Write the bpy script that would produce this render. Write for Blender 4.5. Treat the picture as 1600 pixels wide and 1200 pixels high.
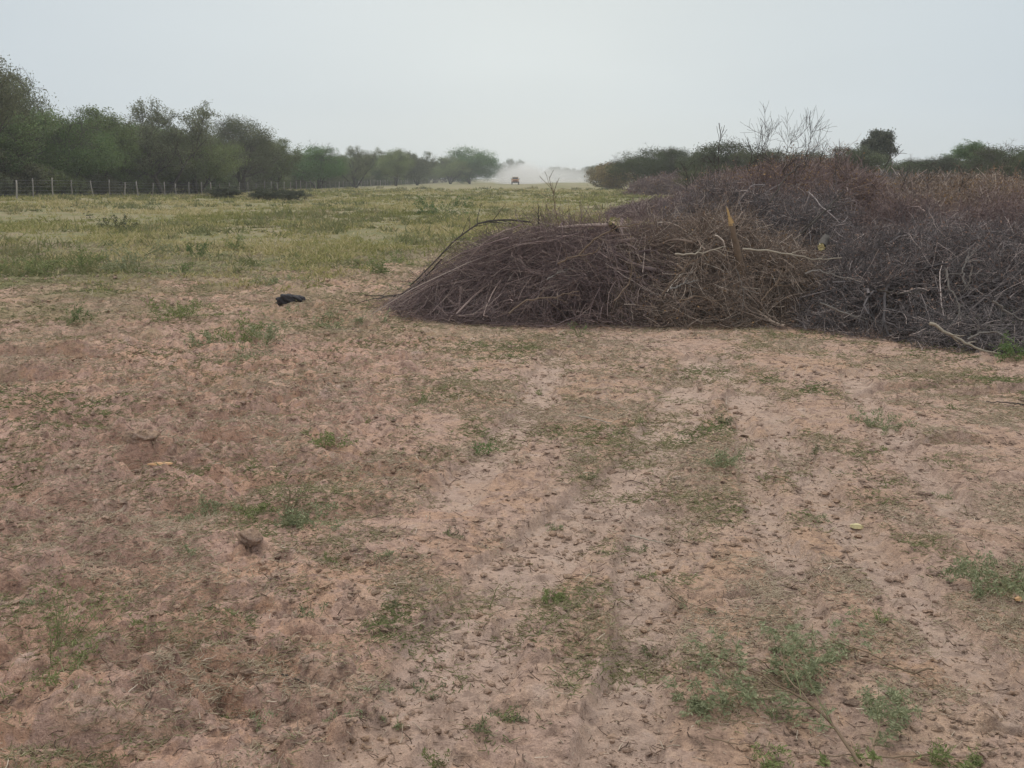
import bpy, math
import numpy as np
R = math.radians
for o in list(bpy.data.objects): bpy.data.objects.remove(o)
scn = bpy.context.scene
COL = scn.collection
rng = np.random.default_rng(11)

# ------------------------------------------------------------------ camera
EYE = 1.70; F = 1556.0; TH = math.atan(322 / F)
cam_d = bpy.data.cameras.new('camera'); cam = bpy.data.objects.new('camera', cam_d); COL.objects.link(cam)
cam_d.sensor_width = 36; cam_d.lens = 36 * F / 1600
cam_d.clip_start = 0.05; cam_d.clip_end = 9000
cam.location = (0, 0, EYE); cam.rotation_euler = (math.pi / 2 - TH, 0, 0)
scn.camera = cam

# ------------------------------------------------------------------ world, sun, exposure
SUN_EL, SUN_AZ = 48, -20          # azimuth measured from +Y towards +X
w = bpy.data.worlds.new('World'); scn.world = w; w.use_nodes = True
nt = w.node_tree; nt.nodes.clear()
def N(nt, typ, **kw):
    n = nt.nodes.new(typ)
    for k, v in kw.items(): setattr(n, k, v)
    return n
def L(nt, a, b): nt.links.new(a, b)
out = N(nt, 'ShaderNodeOutputWorld'); bg = N(nt, 'ShaderNodeBackground'); bg.inputs[1].default_value = 0.1
sky = N(nt, 'ShaderNodeTexSky', sky_type='NISHITA'); sky.sun_disc = False
sky.sun_elevation = R(SUN_EL); sky.sun_rotation = R(SUN_AZ); sky.dust_density = 4.0; sky.air_density = 1.0
tc = N(nt, 'ShaderNodeTexCoord'); sep = N(nt, 'ShaderNodeSeparateXYZ'); L(nt, tc.outputs['Generated'], sep.inputs[0])
cr = N(nt, 'ShaderNodeValToRGB'); L(nt, sep.outputs[2], cr.inputs[0])
e = cr.color_ramp.elements
e[0].position = 0.0; e[0].color = (.71, .755, .755, 1)
e[1].position = 1.0; e[1].color = (1.45, 1.45, 1.43, 1)
for p, c in ((.07, (.665, .725, .755)), (.17, (.655, .71, .73)), (.35, (.95, .98, 1.0))):
    q = e.new(p); q.color = (*c, 1)
nz = N(nt, 'ShaderNodeTexNoise'); nz.inputs['Scale'].default_value = 1.6; nz.inputs['Detail'].default_value = 3
mp = N(nt, 'ShaderNodeMapping'); mp.inputs['Scale'].default_value = (1, 1, 4); L(nt, tc.outputs['Generated'], mp.inputs[0]); L(nt, mp.outputs[0], nz.inputs['Vector'])
mr = N(nt, 'ShaderNodeMapRange'); mr.inputs[3].default_value = 8.9; mr.inputs[4].default_value = 11.1; L(nt, nz.outputs[0], mr.inputs[0])
vm = N(nt, 'ShaderNodeVectorMath', operation='SCALE'); L(nt, cr.outputs[0], vm.inputs[0]); L(nt, mr.outputs[0], vm.inputs['Scale'])
ab = N(nt, 'ShaderNodeMath', operation='ABSOLUTE'); ad = N(nt, 'ShaderNodeMath', operation='ADD'); ad.inputs[1].default_value = -.03; L(nt, sep.outputs[0], ad.inputs[0]); L(nt, ad.outputs[0], ab.inputs[0])
c2 = N(nt, 'ShaderNodeValToRGB'); L(nt, ab.outputs[0], c2.inputs[0]); c2.color_ramp.elements[0].color = (1.07, 1.055, 1.02, 1); c2.color_ramp.elements[0].position = .05; c2.color_ramp.elements[1].position = .5; c2.color_ramp.elements[1].color = (.88, .91, .95, 1)
v2 = N(nt, 'ShaderNodeVectorMath', operation='MULTIPLY'); L(nt, vm.outputs[0], v2.inputs[0]); L(nt, c2.outputs[0], v2.inputs[1]); vm = v2
mx = N(nt, 'ShaderNodeMix', data_type='RGBA'); mx.inputs[0].default_value = 0.93
L(nt, sky.outputs[0], mx.inputs[6]); L(nt, vm.outputs[0], mx.inputs[7])
L(nt, mx.outputs[2], bg.inputs[0]); L(nt, bg.outputs[0], out.inputs[0])
sd = bpy.data.lights.new('sun', 'SUN'); sd.energy = 1.1; sd.angle = R(22); sd.color = (1, .95, .88)
so = bpy.data.objects.new('sun', sd); COL.objects.link(so)
so.rotation_euler = (R(90 - SUN_EL) , 0, 0)
so.rotation_euler = (-R(90 - SUN_EL), 0, -R(SUN_AZ)); so.location = (0, 0, 60)
scn.view_settings.view_transform = 'Standard'; scn.view_settings.look = 'None'
scn.view_settings.exposure = 0.0; scn.view_settings.gamma = 1
scn.cycles.volume_bounces = 1; scn.cycles.volume_step_rate = 2.0; scn.cycles.volume_max_steps = 96
scn.cycles.max_bounces = 6; scn.cycles.transparent_max_bounces = 8

# ------------------------------------------------------------------ pixel helpers (photo is 1600x1200)
def ray(px, py):
    u = (px - 800) / F; v = (600 - py) / F
    return np.array([u, math.cos(TH) + v * math.sin(TH), -math.sin(TH) + v * math.cos(TH)])
def gp(px, py, z=0.0):                 # where the sight line meets height z
    r = ray(px, py); t = (z - EYE) / r[2]; return np.array([0, 0, EYE]) + r * t
def pd(px, py, d):                     # the point at distance d along y
    r = ray(px, py); return np.array([0, 0, EYE]) + r * (d / r[1])

# ------------------------------------------------------------------ numpy noise
def _h(ix, iy, s):
    n = (ix.astype(np.int64) * 374761393 + iy.astype(np.int64) * 668265263 + s * 974634777) & 0xffffffff
    n = ((n ^ (n >> 13)) * 1274126177) & 0xffffffff
    n = (n ^ (n >> 16)) & 0xffffffff
    return n / 4294967295.0
def vnoise(x, y, s=0):
    xi = np.floor(x); yi = np.floor(y); fx = x - xi; fy = y - yi
    fx = fx * fx * fx * (fx * (fx * 6 - 15) + 10); fy = fy * fy * fy * (fy * (fy * 6 - 15) + 10)
    a = _h(xi, yi, s); b = _h(xi + 1, yi, s); c = _h(xi, yi + 1, s); d = _h(xi + 1, yi + 1, s)
    return (a + (b - a) * fx) * (1 - fy) + (c + (d - c) * fx) * fy
def fbm(x, y, o=4, s=0):
    t = 0; a = .5; n = 0
    for i in range(o):
        t = t + a * vnoise(x * 2 ** i + 13.7 * i, y * 2 ** i - 7.1 * i, s + i); n += a; a *= .5
    return t / n
def worley(x, y, s=0):                 # distance to the nearest cell point and that cell's random number
    xi = np.floor(x); yi = np.floor(y); best = np.full(x.shape, 9.0); rid = np.zeros(x.shape)
    for dx in (-1, 0, 1):
        for dy in (-1, 0, 1):
            cx = xi + dx; cy = yi + dy
            d = np.hypot(cx + _h(cx, cy, s) - x, cy + _h(cx, cy, s + 1) - y)
            m = d < best; best = np.where(m, d, best); rid = np.where(m, _h(cx, cy, s + 2), rid)
    return best, rid
def ss(a, b, v):
    t = np.clip((v - a) / (b - a), 0, 1); return t * t * (3 - 2 * t)

# ------------------------------------------------------------------ ground height
TR = [([(560, 1200), (640, 1110), (690, 1010), (770, 890), (905, 790), (1000, 715), (1045, 640), (1085, 560)], .15),
      ([(660, 1200), (745, 1080), (800, 960), (880, 850), (985, 770), (1055, 700), (1095, 620), (1120, 560)], .10),
      ([(1600, 1120), (1500, 1010), (1395, 900), (1300, 800), (1225, 680), (1185, 620), (1120, 560)], .13),
      ([(1290, 1010), (1240, 900), (1190, 800), (1170, 690), (1150, 610)], .10),
      ([(960, 1200), (1000, 1010), (1005, 900), (1030, 800)], .14),
      ([(700, 780), (780, 690), (830, 640), (850, 590), (870, 550)], .16),
      ([(1500, 800), (1420, 720), (1360, 640), (1330, 580)], .13)]
TRW = [(np.array([gp(*p)[:2] for p in pts]), wd) for pts, wd in TR]
LEDGE = [(70, 915, .22, .07, .30), (385, 935, .12, .035, .14), (55, 560, .75, .12, .55), (30, 590, .4, .09, .4), (175, 548, .3, .07, .4),
         (255, 725, .30, .075, .25), (350, 690, .20, .06, .22), (590, 728, .12, .055, .14), (200, 728, .12, .07, .16),
         (40, 800, .14, .045, .15), (100, 815, .10, .04, .12), (60, 1165, .22, .035, .25), (410, 650, .2, .07, .2), (330, 655, .14, .08, .2),
         (270, 1080, .05, .02, .06), (1430, 605, .55, .05, .4), (1560, 612, .5, .06, .3), (1470, 690, .3, .04, .3), (395, 862, .07, .05, .07),
         (985, 1000, .12, .02, .1), (230, 1115, .12, .02, .12), (1570, 1135, .08, .04, .12), (120, 660, .3, .05, .25), (640, 560, .3, .05, .3),
         (1140, 930, .1, .02, .1), (330, 975, .12, .02, .12), (540, 610, .2, .04, .2), (240, 640, .35, .06, .25)]
LW = [(gp(a, b)[:2], ww, hh, ll) for a, b, ww, hh, ll in LEDGE]
def polydist(x, y, P):
    best = np.full(x.shape, 1e9); arc = np.zeros(x.shape); s0 = 0
    for a, b in zip(P[:-1], P[1:]):
        ab = b - a; ln = np.hypot(*ab); t = np.clip(((x - a[0]) * ab[0] + (y - a[1]) * ab[1]) / ln ** 2, 0, 1)
        d = np.hypot(x - a[0] - t * ab[0], y - a[1] - t * ab[1]); m = d < best
        best = np.where(m, d, best); arc = np.where(m, s0 + t * ln, arc); s0 += ln
    return best, arc
def masks(x, y):
    tr = np.zeros(x.shape); arc = np.zeros(x.shape)
    near = (y < 13) & (y > 0) & (np.abs(x) < 8)
    if near.any():
        xn, yn = x[near], y[near]; wob = .05 * (fbm(xn * 3, yn * 3, 3, 90) - .5) * 2
        t0 = np.zeros(xn.shape); a0 = np.zeros(xn.shape)
        for P, wd in TRW:
            d, a = polydist(xn, yn, P); m = 1 - ss(wd * .7, wd * 1.25, d + wob)
            a0 = np.where(m > t0, a + d * .6, a0); t0 = np.maximum(t0, m)
        tr[near] = t0; arc[near] = a0
    left = 1 - ss(-1.6, .4, x + .06 * (y - 5) + (fbm(x / 1.5, y / 1.5, 3, 70) - .5) * 1.6)
    return tr, arc, left
def height(x, y):
    x = np.asarray(x, float); y = np.asarray(y, float)
    d = np.hypot(x, y)
    near = np.exp(-(d / 22) ** 2)
    h = .16 * (fbm(x / 14 + 5, y / 14, 3, 3) - .5) * ss(6, 30, d)
    h = h + .42 * ss(12, 30, -x) * np.exp(-((y - 62) / 24) ** 2)
    h = h + .05 * (fbm(x / 1.7, y / 1.7, 3, 20) - .5) * ss(0, 4, d)
    m = d < 30
    if m.any():
        X, Y = x[m], y[m]; tr, arc, left = masks(X, Y); nr = near[m]
        rough = (.5 + .8 * left) * (1 - .7 * tr)
        k = .035 * (fbm(X / .35, Y / .28, 4, 30) - .5)
        # crust steps
        n = fbm(X / .55 + .6 * fbm(X, Y, 2, 8), Y / .38, 3, 41) * 6
        st = np.floor(n) + ss(.42, .58, n - np.floor(n)); k = k + .012 * (st - 3) * (.3 + left)
        # clods
        wx = X + .03 * (fbm(X * 9, Y * 9, 2, 50) - .5); wy = Y + .03 * (fbm(X * 9 + 40, Y * 9, 2, 51) - .5)
        for sc, am, sd_ in ((.23, .045, 60), (.10, .026, 64), (.05, .013, 68)):
            f, r = worley(wx / sc, wy / sc * 1.15, sd_)
            rad = .15 + .42 * r; dome = np.sqrt(np.clip(1 - (f / rad) ** 2, 0, 1))
            k = k + am * dome * (r > .45) * ss(.42, .6, fbm(X / 1.1, Y / .8, 3, sd_ + 1)) * 1.1
        f, rr_ = worley(wx / .55, wy / .42, 94); f2, _ = worley(wx / .55 + .02, wy / .42, 94)
        k = k - .05 * left * ss(.48, .66, f) * ss(.4, .55, fbm(X / .9, Y / .9, 2, 96)); k = k + .07 * left * (rr_ - .35) * (1 - ss(.30, .52, f + .25 * (fbm(X * 5, Y * 5, 3, 95) - .5)))
        k = k * rough
        # ruts with cleat marks
        k = k - .048 * tr + tr * .008 * np.sin(arc * 62) * ss(.35, .6, fbm(X * 2, Y * 2, 2, 77))
        k = k + .05 * np.clip(4 * tr * (1 - tr), 0, 1) * fbm(X * 6, Y * 5, 3, 79) ** 1.5
        k = k + .006 * (fbm(X / .05, Y / .045, 3, 33) - .5)
        for (c, ww, hh, ll) in LW:
            u = (X - c[0]) / ww; v = (Y - c[1] + .16 * ww * (fbm(X * 5 / (ww * 4), Y, 3, 88) - .5) * 4 * .5) / ll
            mm = np.abs(u) < 2.2
            k = k - np.where(mm, hh * .75 * np.exp(-np.clip(np.abs(u), 0, 9) ** 4 * .8) * np.exp(-((v + .13) / .12) ** 2), 0)
            k = k + np.where(mm, hh * np.exp(-u ** 4 * .8) * ss(-.06, .05, v) * np.exp(-np.clip(v, 0, 9) ** 2 * 1.2) * (.75 + .5 * fbm(X * 14, Y * 14, 3, 89)), 0)
        h[m] = h[m] + k * np.clip(nr * 1.25, 0, 1)
    return h
def gz(x, y): return float(height(np.array([x]), np.array([y]))[0])
def on(px, py):
    p = gp(px, py); return np.array([p[0], p[1], gz(p[0], p[1])])

# ------------------------------------------------------------------ mesh helpers
def mk(name, V, Fc, mat=None, parent=None, tone=None, smooth=True, attrs=None):
    V = np.ascontiguousarray(V, np.float32).reshape(-1, 3); Fc = np.ascontiguousarray(Fc, np.int32)
    me = bpy.data.meshes.new(name)
    me.vertices.add(len(V)); me.vertices.foreach_set('co', V.ravel())
    n, k = Fc.shape
    me.loops.add(n * k); me.loops.foreach_set('vertex_index', Fc.ravel())
    me.polygons.add(n); me.polygons.foreach_set('loop_start', np.arange(0, n * k, k, dtype=np.int32))
    me.polygons.foreach_set('loop_total', np.full(n, k, np.int32))
    me.polygons.foreach_set('use_smooth', np.full(n, bool(smooth)))
    A = dict(attrs or {})
    if tone is not None: A['tone'] = tone
    for a, v in A.items():
        at = me.attributes.new(a, 'FLOAT', 'POINT'); at.data.foreach_set('value', np.ascontiguousarray(v, np.float32))
    me.update(calc_edges=True)
    if mat: me.materials.append(mat)
    o = bpy.data.objects.new(name, me); COL.objects.link(o)
    if parent: o.parent = parent
    return o
def thing(name, label, cat, loc=(0, 0, 0), group=None):
    o = bpy.data.objects.new(name, None); COL.objects.link(o); o.location = loc
    o.empty_display_size = .2; o['label'] = label; o['category'] = cat
    if group: o['group'] = group
    return o
def tag(o, label, cat, group=None):
    o['label'] = label; o['category'] = cat
    if group: o['group'] = group
    return o
def nrm(v): return v / np.maximum(np.linalg.norm(v, axis=-1, keepdims=True), 1e-9)
def tubes(P, Rr, sides=3, tone=None, cap=False):
    P = np.asarray(P, float); Rr = np.asarray(Rr, float)
    n, k, _ = P.shape; T = nrm(np.gradient(P, axis=1))
    ref = np.where(np.abs(T[:, :1, 2:3]) > .85, np.array([1., .1, 0]), np.array([0, .05, 1.]))
    A = nrm(np.cross(T, ref)); B = np.cross(T, A)
    an = np.arange(sides) * 2 * math.pi / sides
    V = P[:, :, None] + Rr[:, :, None, None] * (np.cos(an)[:, None] * A[:, :, None] + np.sin(an)[:, None] * B[:, :, None])
    i = np.arange(n)[:, None, None]; j = np.arange(k - 1)[None, :, None]; s = np.arange(sides)[None, None, :]; s2 = (s + 1) % sides
    b = i * k * sides + j * sides
    Fc = np.stack([b + s, b + s2, b + sides + s2, b + sides + s], -1).reshape(-1, 4)
    t = np.repeat(rng.random(n) if tone is None else tone, k * sides)
    return V.reshape(-1, 3), Fc, t
def join(parts):
    Vs, Fs, Ts = [], [], []; o = 0
    for V, Fc, t in parts:
        Vs.append(V); Fs.append(Fc + o); Ts.append(t); o += len(V)
    return np.concatenate(Vs), np.concatenate(Fs), np.concatenate(Ts)
def leaves(C, sz, asp=.45, dirs=None, flat=0., tone=None):
    n = len(C); d = nrm(rng.normal(size=(n, 3))) if dirs is None else nrm(dirs + .35 * rng.normal(size=(n, 3)))
    u = rng.normal(size=(n, 3)); u[:, 2] *= (1 - flat); s = nrm(np.cross(d, u)); sz = np.broadcast_to(sz, (n,))[:, None] * (.6 + .8 * rng.random((n, 1)))
    V = np.stack([C - d * sz * .5, C + s * sz * asp * .5, C + d * sz * .5, C - s * sz * asp * .5], 1)
    Fc = np.arange(4 * n).reshape(n, 4)
    return V.reshape(-1, 3), Fc, np.repeat(rng.random(n) if tone is None else tone, 4)
def line(base, d, ln, K, wob=.15, lift=0.):
    n = len(base); P = np.zeros((n, K, 3)); P[:, 0] = base; d = nrm(d); st = np.broadcast_to(ln, (n,))[:, None] / (K - 1)
    for i in range(1, K):
        d = nrm(d + wob * rng.normal(size=(n, 3)) + np.array([0, 0, lift])); P[:, i] = P[:, i - 1] + d * st
    return P
def grow(P, Rr, m, ln, ang=(35, 65), K=5, t0=.25, wob=.18, lift=0., rf=.55, flat=0.):
    n, k, _ = P.shape; t = (t0 + (1 - t0) * rng.random((n, m))) * (k - 1) * .999
    i = np.floor(t).astype(int); f = (t - i)[..., None]; I = np.arange(n)[:, None]
    b = P[I, i] * (1 - f) + P[I, np.minimum(i + 1, k - 1)] * f
    T = nrm(P[I, np.minimum(i + 1, k - 1)] - P[I, i]); q = rng.normal(size=(n, m, 3)); q[..., 2] *= (1 - flat)
    q = nrm(q - (q * T).sum(-1, keepdims=True) * T)
    a = np.radians(ang[0] + (ang[1] - ang[0]) * rng.random((n, m)))[..., None]
    d = T * np.cos(a) + q * np.sin(a)
    lens = ln * (.55 + .8 * rng.random((n, m))) * (1.15 - .5 * (t / (k - 1)))
    r0 = (Rr[I, i] * (1 - f[..., 0]) + Rr[I, np.minimum(i + 1, k - 1)] * f[..., 0]) * rf
    C = line(b.reshape(-1, 3), d.reshape(-1, 3), lens.reshape(-1), K, wob, lift)
    return C, r0.reshape(-1, 1) * np.linspace(1, .3, K)[None]
def taper(n, r0, r1, K): return np.broadcast_to(np.asarray(r0, float).reshape(-1, 1), (n, 1)) * np.linspace(1, r1, K)[None]
def smoothpath(pts, K):
    pts = np.array(pts, float); s = np.r_[0, np.cumsum(np.linalg.norm(np.diff(pts, axis=0), axis=1))]; q = np.linspace(0, s[-1], K)
    P = np.stack([np.interp(q, s, pts[:, i]) for i in range(3)], 1)
    P2 = P.copy(); P2[1:-1] = (P[:-2] + 2 * P[1:-1] + P[2:]) / 4; return P2

# ------------------------------------------------------------------ materials
def mat_base(name, rough=.9, spec=.15):
    m = bpy.data.materials.new(name); m.use_nodes = True; t = m.node_tree; b = t.nodes['Principled BSDF']
    b.inputs['Roughness'].default_value = rough; b.inputs['Specular IOR Level'].default_value = spec
    return m, t, b
def ramp(t, src, stops, interp='LINEAR'):
    r = N(t, 'ShaderNodeValToRGB'); r.color_ramp.interpolation = interp; el = r.color_ramp.elements
    el[0].position = stops[0][0]; el[0].color = (*stops[0][1], 1); el[1].position = stops[-1][0]; el[1].color = (*stops[-1][1], 1)
    for p, c in stops[1:-1]: q = el.new(p); q.color = (*c, 1)
    L(t, src, r.inputs[0]); return r.outputs[0]
def noise(t, scale, detail=4, rough=.6, coord='Object', stretch=None, dist=0):
    tcn = N(t, 'ShaderNodeTexCoord'); n = N(t, 'ShaderNodeTexNoise'); n.inputs['Scale'].default_value = scale
    n.inputs['Detail'].default_value = detail; n.inputs['Roughness'].default_value = rough; n.inputs['Distortion'].default_value = dist
    if stretch:
        mpp = N(t, 'ShaderNodeMapping'); mpp.inputs['Scale'].default_value = stretch; L(t, tcn.outputs[coord], mpp.inputs[0]); L(t, mpp.outputs[0], n.inputs['Vector'])
    else: L(t, tcn.outputs[coord], n.inputs['Vector'])
    return n.outputs[0]
def mix(t, f, a, b, mode='MIX'):
    m = N(t, 'ShaderNodeMix', data_type='RGBA', blend_type=mode)
    for s, v in ((0, f), (6, a), (7, b)):
        if isinstance(v, (int, float)): m.inputs[s].default_value = v
        elif isinstance(v, tuple): m.inputs[s].default_value = (*v, 1)
        else: L(t, v, m.inputs[s])
    return m.outputs[2]
def math_(t, op, a, b=None):
    m = N(t, 'ShaderNodeMath', operation=op)
    for s, v in ((0, a), (1, b)):
        if v is None: continue
        if isinstance(v, (int, float)): m.inputs[s].default_value = v
        else: L(t, v, m.inputs[s])
    return m.outputs[0]
def attr(t, name): a = N(t, 'ShaderNodeAttribute'); a.attribute_name = name; return a.outputs['Fac']
def tone_mat(name, stops, rough=.9, objvar=0., noise_s=None, trans=0., spec=.15):
    m, t, b = mat_base(name, rough, spec); v = attr(t, 'tone')
    c = ramp(t, v, stops)
    if objvar:
        oi = N(t, 'ShaderNodeObjectInfo'); hs = N(t, 'ShaderNodeHueSaturation')
        mr1 = N(t, 'ShaderNodeMapRange'); mr1.inputs[3].default_value = 1 - objvar; mr1.inputs[4].default_value = 1 + objvar; L(t, oi.outputs['Random'], mr1.inputs[0])
        sq = math_(t, 'FRACT', math_(t, 'MULTIPLY', oi.outputs['Random'], 7.31))
        mr2 = N(t, 'ShaderNodeMapRange'); mr2.inputs[3].default_value = .475; mr2.inputs[4].default_value = .52; L(t, sq, mr2.inputs[0])
        L(t, mr1.outputs[0], hs.inputs['Value']); L(t, mr2.outputs[0], hs.inputs['Hue']); L(t, c, hs.inputs['Color']); c = hs.outputs[0]
    if noise_s:
        nn = noise(t, noise_s, 4, .6); c = mix(t, .5, c, ramp(t, nn, [(.3, (.55, .55, .55)), (.7, (1.35, 1.3, 1.25))]), 'MULTIPLY')
    L(t, c, b.inputs['Base Color'])
    if trans:
        tr = N(t, 'ShaderNodeBsdfTranslucent'); L(t, c, tr.inputs[0]); ms = N(t, 'ShaderNodeMixShader'); ms.inputs[0].default_value = trans
        o = t.nodes['Material Output']; L(t, b.outputs[0], ms.inputs[1]); L(t, tr.outputs[0], ms.inputs[2]); L(t, ms.outputs[0], o.inputs[0])
    return m
M = {}
M['twig_purple'] = tone_mat('twig_purple', [(0, (0.113, 0.084, 0.083)), (.5, (0.215, 0.156, 0.150)), (.85, (0.329, 0.249, 0.218)), (1, (0.444, 0.365, 0.315))])
M['twig_brown'] = tone_mat('twig_brown', [(0, (0.115, 0.091, 0.074)), (.5, (0.253, 0.188, 0.151)), (.85, (0.419, 0.328, 0.263)), (1, (0.760, 0.654, 0.558))])
M['twig_grey'] = tone_mat('twig_grey', [(0, (0.081, 0.073, 0.074)), (.5, (0.175, 0.153, 0.151)), (.85, (0.290, 0.246, 0.232)), (1, (0.696, 0.575, 0.516))])
M['bark'] = tone_mat('bark', [(0, (.06, .05, .042)), (1, (.13, .115, .095))], noise_s=3)
M['bark_pale'] = tone_mat('bark_pale', [(0, (.26, .225, .18)), (1, (.36, .32, .26))], noise_s=14)
M['bark_grey'] = tone_mat('bark_grey', [(0, (.13, .12, .11)), (1, (.22, .205, .19))], noise_s=14)
M['bark_dark'] = tone_mat('bark_dark', [(0, (.05, .044, .04)), (1, (.08, .07, .06))], noise_s=14)
M['bark_brown'] = tone_mat('bark_brown', [(0, (.13, .095, .07)), (1, (.2, .15, .11))], noise_s=18)
M['deadleaf'] = tone_mat('deadleaf', [(0, (0.105, 0.067, 0.045)), (.5, (0.194, 0.122, 0.075)), (.85, (0.312, 0.194, 0.097)), (1, (0.446, 0.297, 0.149))], trans=.2)
M['deadleaf_purple'] = tone_mat('deadleaf_purple', [(0, (0.096, 0.069, 0.067)), (.6, (0.184, 0.129, 0.113)), (1, (0.320, 0.214, 0.158))], trans=.2)
M['leaf_olive'] = tone_mat('leaf_olive', [(0, (0.081, 0.104, 0.044)), (.5, (0.141, 0.180, 0.071)), (1, (0.238, 0.284, 0.127))], objvar=.22, trans=.25)
M['leaf_dull'] = tone_mat('leaf_dull', [(0, (0.084, 0.095, 0.054)), (.5, (0.145, 0.160, 0.090)), (1, (0.231, 0.249, 0.141))], objvar=.2, trans=.2)
M['leaf_green'] = tone_mat('leaf_green', [(0, (0.070, 0.112, 0.040)), (.5, (0.119, 0.180, 0.065)), (1, (0.190, 0.255, 0.102))], objvar=.15, trans=.25)
M['leaf_right'] = tone_mat('leaf_right', [(0, (.055, .065, .03)), (.5, (.085, .10, .048)), (1, (.14, .15, .075))], objvar=.2, trans=.25)
M['leaf_yellow'] = tone_mat('leaf_yellow', [(0, (.13, .10, .045)), (.5, (.21, .165, .07)), (1, (.30, .24, .10))], objvar=.12, trans=.25)
M['leaf_dark'] = tone_mat('leaf_dark', [(0, (0.045, 0.054, 0.036)), (.6, (0.083, 0.093, 0.057)), (1, (0.128, 0.135, 0.083))], trans=.2)
M['leaf_blue'] = tone_mat('leaf_blue', [(0, (0.164, 0.186, 0.099)), (.5, (0.255, 0.279, 0.161)), (1, (0.379, 0.386, 0.239))], trans=.3)
M['leaf_fresh'] = tone_mat('leaf_fresh', [(0, (0.132, 0.162, 0.060)), (.5, (0.192, 0.228, 0.090)), (1, (0.300, 0.324, 0.144))], trans=.3)
M['stem_green'] = tone_mat('stem_green', [(0, (.14, .15, .07)), (1, (.25, .25, .13))])
M['stem_brown'] = tone_mat('stem_brown', [(0, (.13, .09, .06)), (1, (.24, .18, .12))])
M['grass_field'] = tone_mat('grass_field', [(0, (0.176, 0.178, 0.063)), (.3, (0.243, 0.244, 0.089)), (.6, (0.317, 0.297, 0.121)), (.85, (0.395, 0.338, 0.163)), (1, (0.486, 0.404, 0.226))], trans=.25)
M['field_weed'] = tone_mat('field_weed', [(0, (.13, .145, .065)), (.5, (.19, .195, .09)), (1, (.30, .25, .14))], trans=.25)
M['grass_low'] = tone_mat('grass_low', [(0, (.13, .165, .065)), (.38, (.215, .225, .10)), (.6, (.33, .275, .165)), (1, (.45, .365, .265))], trans=.2)
M['litter'] = tone_mat('litter', [(0, (0.092, 0.064, 0.048)), (.5, (0.218, 0.155, 0.115)), (.8, (0.345, 0.265, 0.196)), (1, (0.575, 0.483, 0.380))])
M['post_wood'] = tone_mat('post_wood', [(0, (0.170, 0.148, 0.125)), (.8, (0.281, 0.247, 0.207)), (1, (0.391, 0.355, 0.313))])
def flat_mat(name, col, rough=.6, metal=0., ns=None):
    m, t, b = mat_base(name, rough, .4); b.inputs['Metallic'].default_value = metal
    if ns: L(t, mix(t, noise(t, ns), tuple(c * .6 for c in col), tuple(min(1, c * 1.3) for c in col)), b.inputs['Base Color'])
    else: b.inputs['Base Color'].default_value = (*col, 1)
    return m
M['post_wood'] = tone_mat('post_wood', [(0, (.22, .2, .175)), (.8, (.33, .30, .26)), (1, (.42, .39, .35))])
M['wire'] = flat_mat('wire', (.2, .19, .18), .5, .7)
M['fresh_wood'] = flat_mat('fresh_wood', (.55, .38, .18), .7, ns=25)
M['yellow_wood'] = flat_mat('yellow_wood', (.56, .49, .27), .7, ns=25)
M['orange_wood'] = flat_mat('orange_wood', (.50, .29, .14), .7, ns=30)

# ground material
def soil_nodes(t, b, with_masks=True):
    n1 = noise(t, .55, 5, .6); n2 = noise(t, 2.6, 6, .65, dist=.4); n3 = noise(t, 11, 7, .7); n4 = noise(t, 48, 5, .7); n5 = noise(t, 160, 3, .6)
    c = ramp(t, n2, [(.25, (.29, .195, .145)), (.38, (.405, .282, .208)), (.46, (.49, .335, .232)), (.52, (.42, .308, .25)), (.60, (.50, .36, .26)), (.68, (.49, .39, .325)), (.8, (.57, .465, .38))])
    c = mix(t, ramp(t, n1, [(.42, (0, 0, 0)), (.6, (.55, .55, .55))]), c, (.46, .335, .275))
    c = mix(t, ramp(t, n3, [(.37, (.85, .85, .85)), (.49, (0, 0, 0))]), c, (.23, .165, .13))
    c = mix(t, ramp(t, n3, [(.56, (0, 0, 0)), (.72, (.6, .6, .6))]), c, (.49, .38, .30))
    c = mix(t, .55, c, ramp(t, n4, [(.3, (.5, .48, .46)), (.5, (1, 1, 1)), (.7, (1.35, 1.33, 1.3))]), 'MULTIPLY')
    c = mix(t, .35, c, ramp(t, n5, [(.32, (.45, .43, .42)), (.5, (1, 1, 1)), (.68, (1.4, 1.38, 1.35))]), 'MULTIPLY')
    return c, n2, n3, n4, n5
m, t, b = mat_base('ground', .95, .1); M['ground'] = m
c, n2, n3, n4, n5 = soil_nodes(t, b)
c = mix(t, 1., c, (1.035, .995, .975), 'MULTIPLY')
c = mix(t, math_(t, 'MULTIPLY', attr(t, 'left'), 1.), c, mix(t, 1., c, (1.13, 1.09, 1.10), 'MULTIPLY'))
c = mix(t, math_(t, 'MULTIPLY', attr(t, 'left'), .35), c, mix(t, 1., c, (1.03, .97, .99), 'MULTIPLY'))
c = mix(t, math_(t, 'MULTIPLY', attr(t, 'track'), .42), c, ramp(t, n3, [(.3, (.39, .29, .235)), (.5, (.53, .41, .34)), (.7, (.61, .49, .41))]))
gn = noise(t, 3.2, 6, .7, stretch=(1, .7, 1)); gn2 = noise(t, 22, 5, .7)
gm = math_(t, 'MULTIPLY', attr(t, 'straw'), 1.0)
gmask = N(t, 'ShaderNodeMapRange'); L(t, math_(t, 'ADD', gm, math_(t, 'ADD', math_(t, 'MULTIPLY', gn, .8), math_(t, 'MULTIPLY', gn2, .7))), gmask.inputs[0])
gmask.inputs[1].default_value = .95; gmask.inputs[2].default_value = 1.35
gc = ramp(t, noise(t, 7, 6, .7), [(.3, (.165, .155, .078)), (.45, (.235, .21, .11)), (.55, (.32, .262, .155)), (.7, (.40, .32, .22))])
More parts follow.
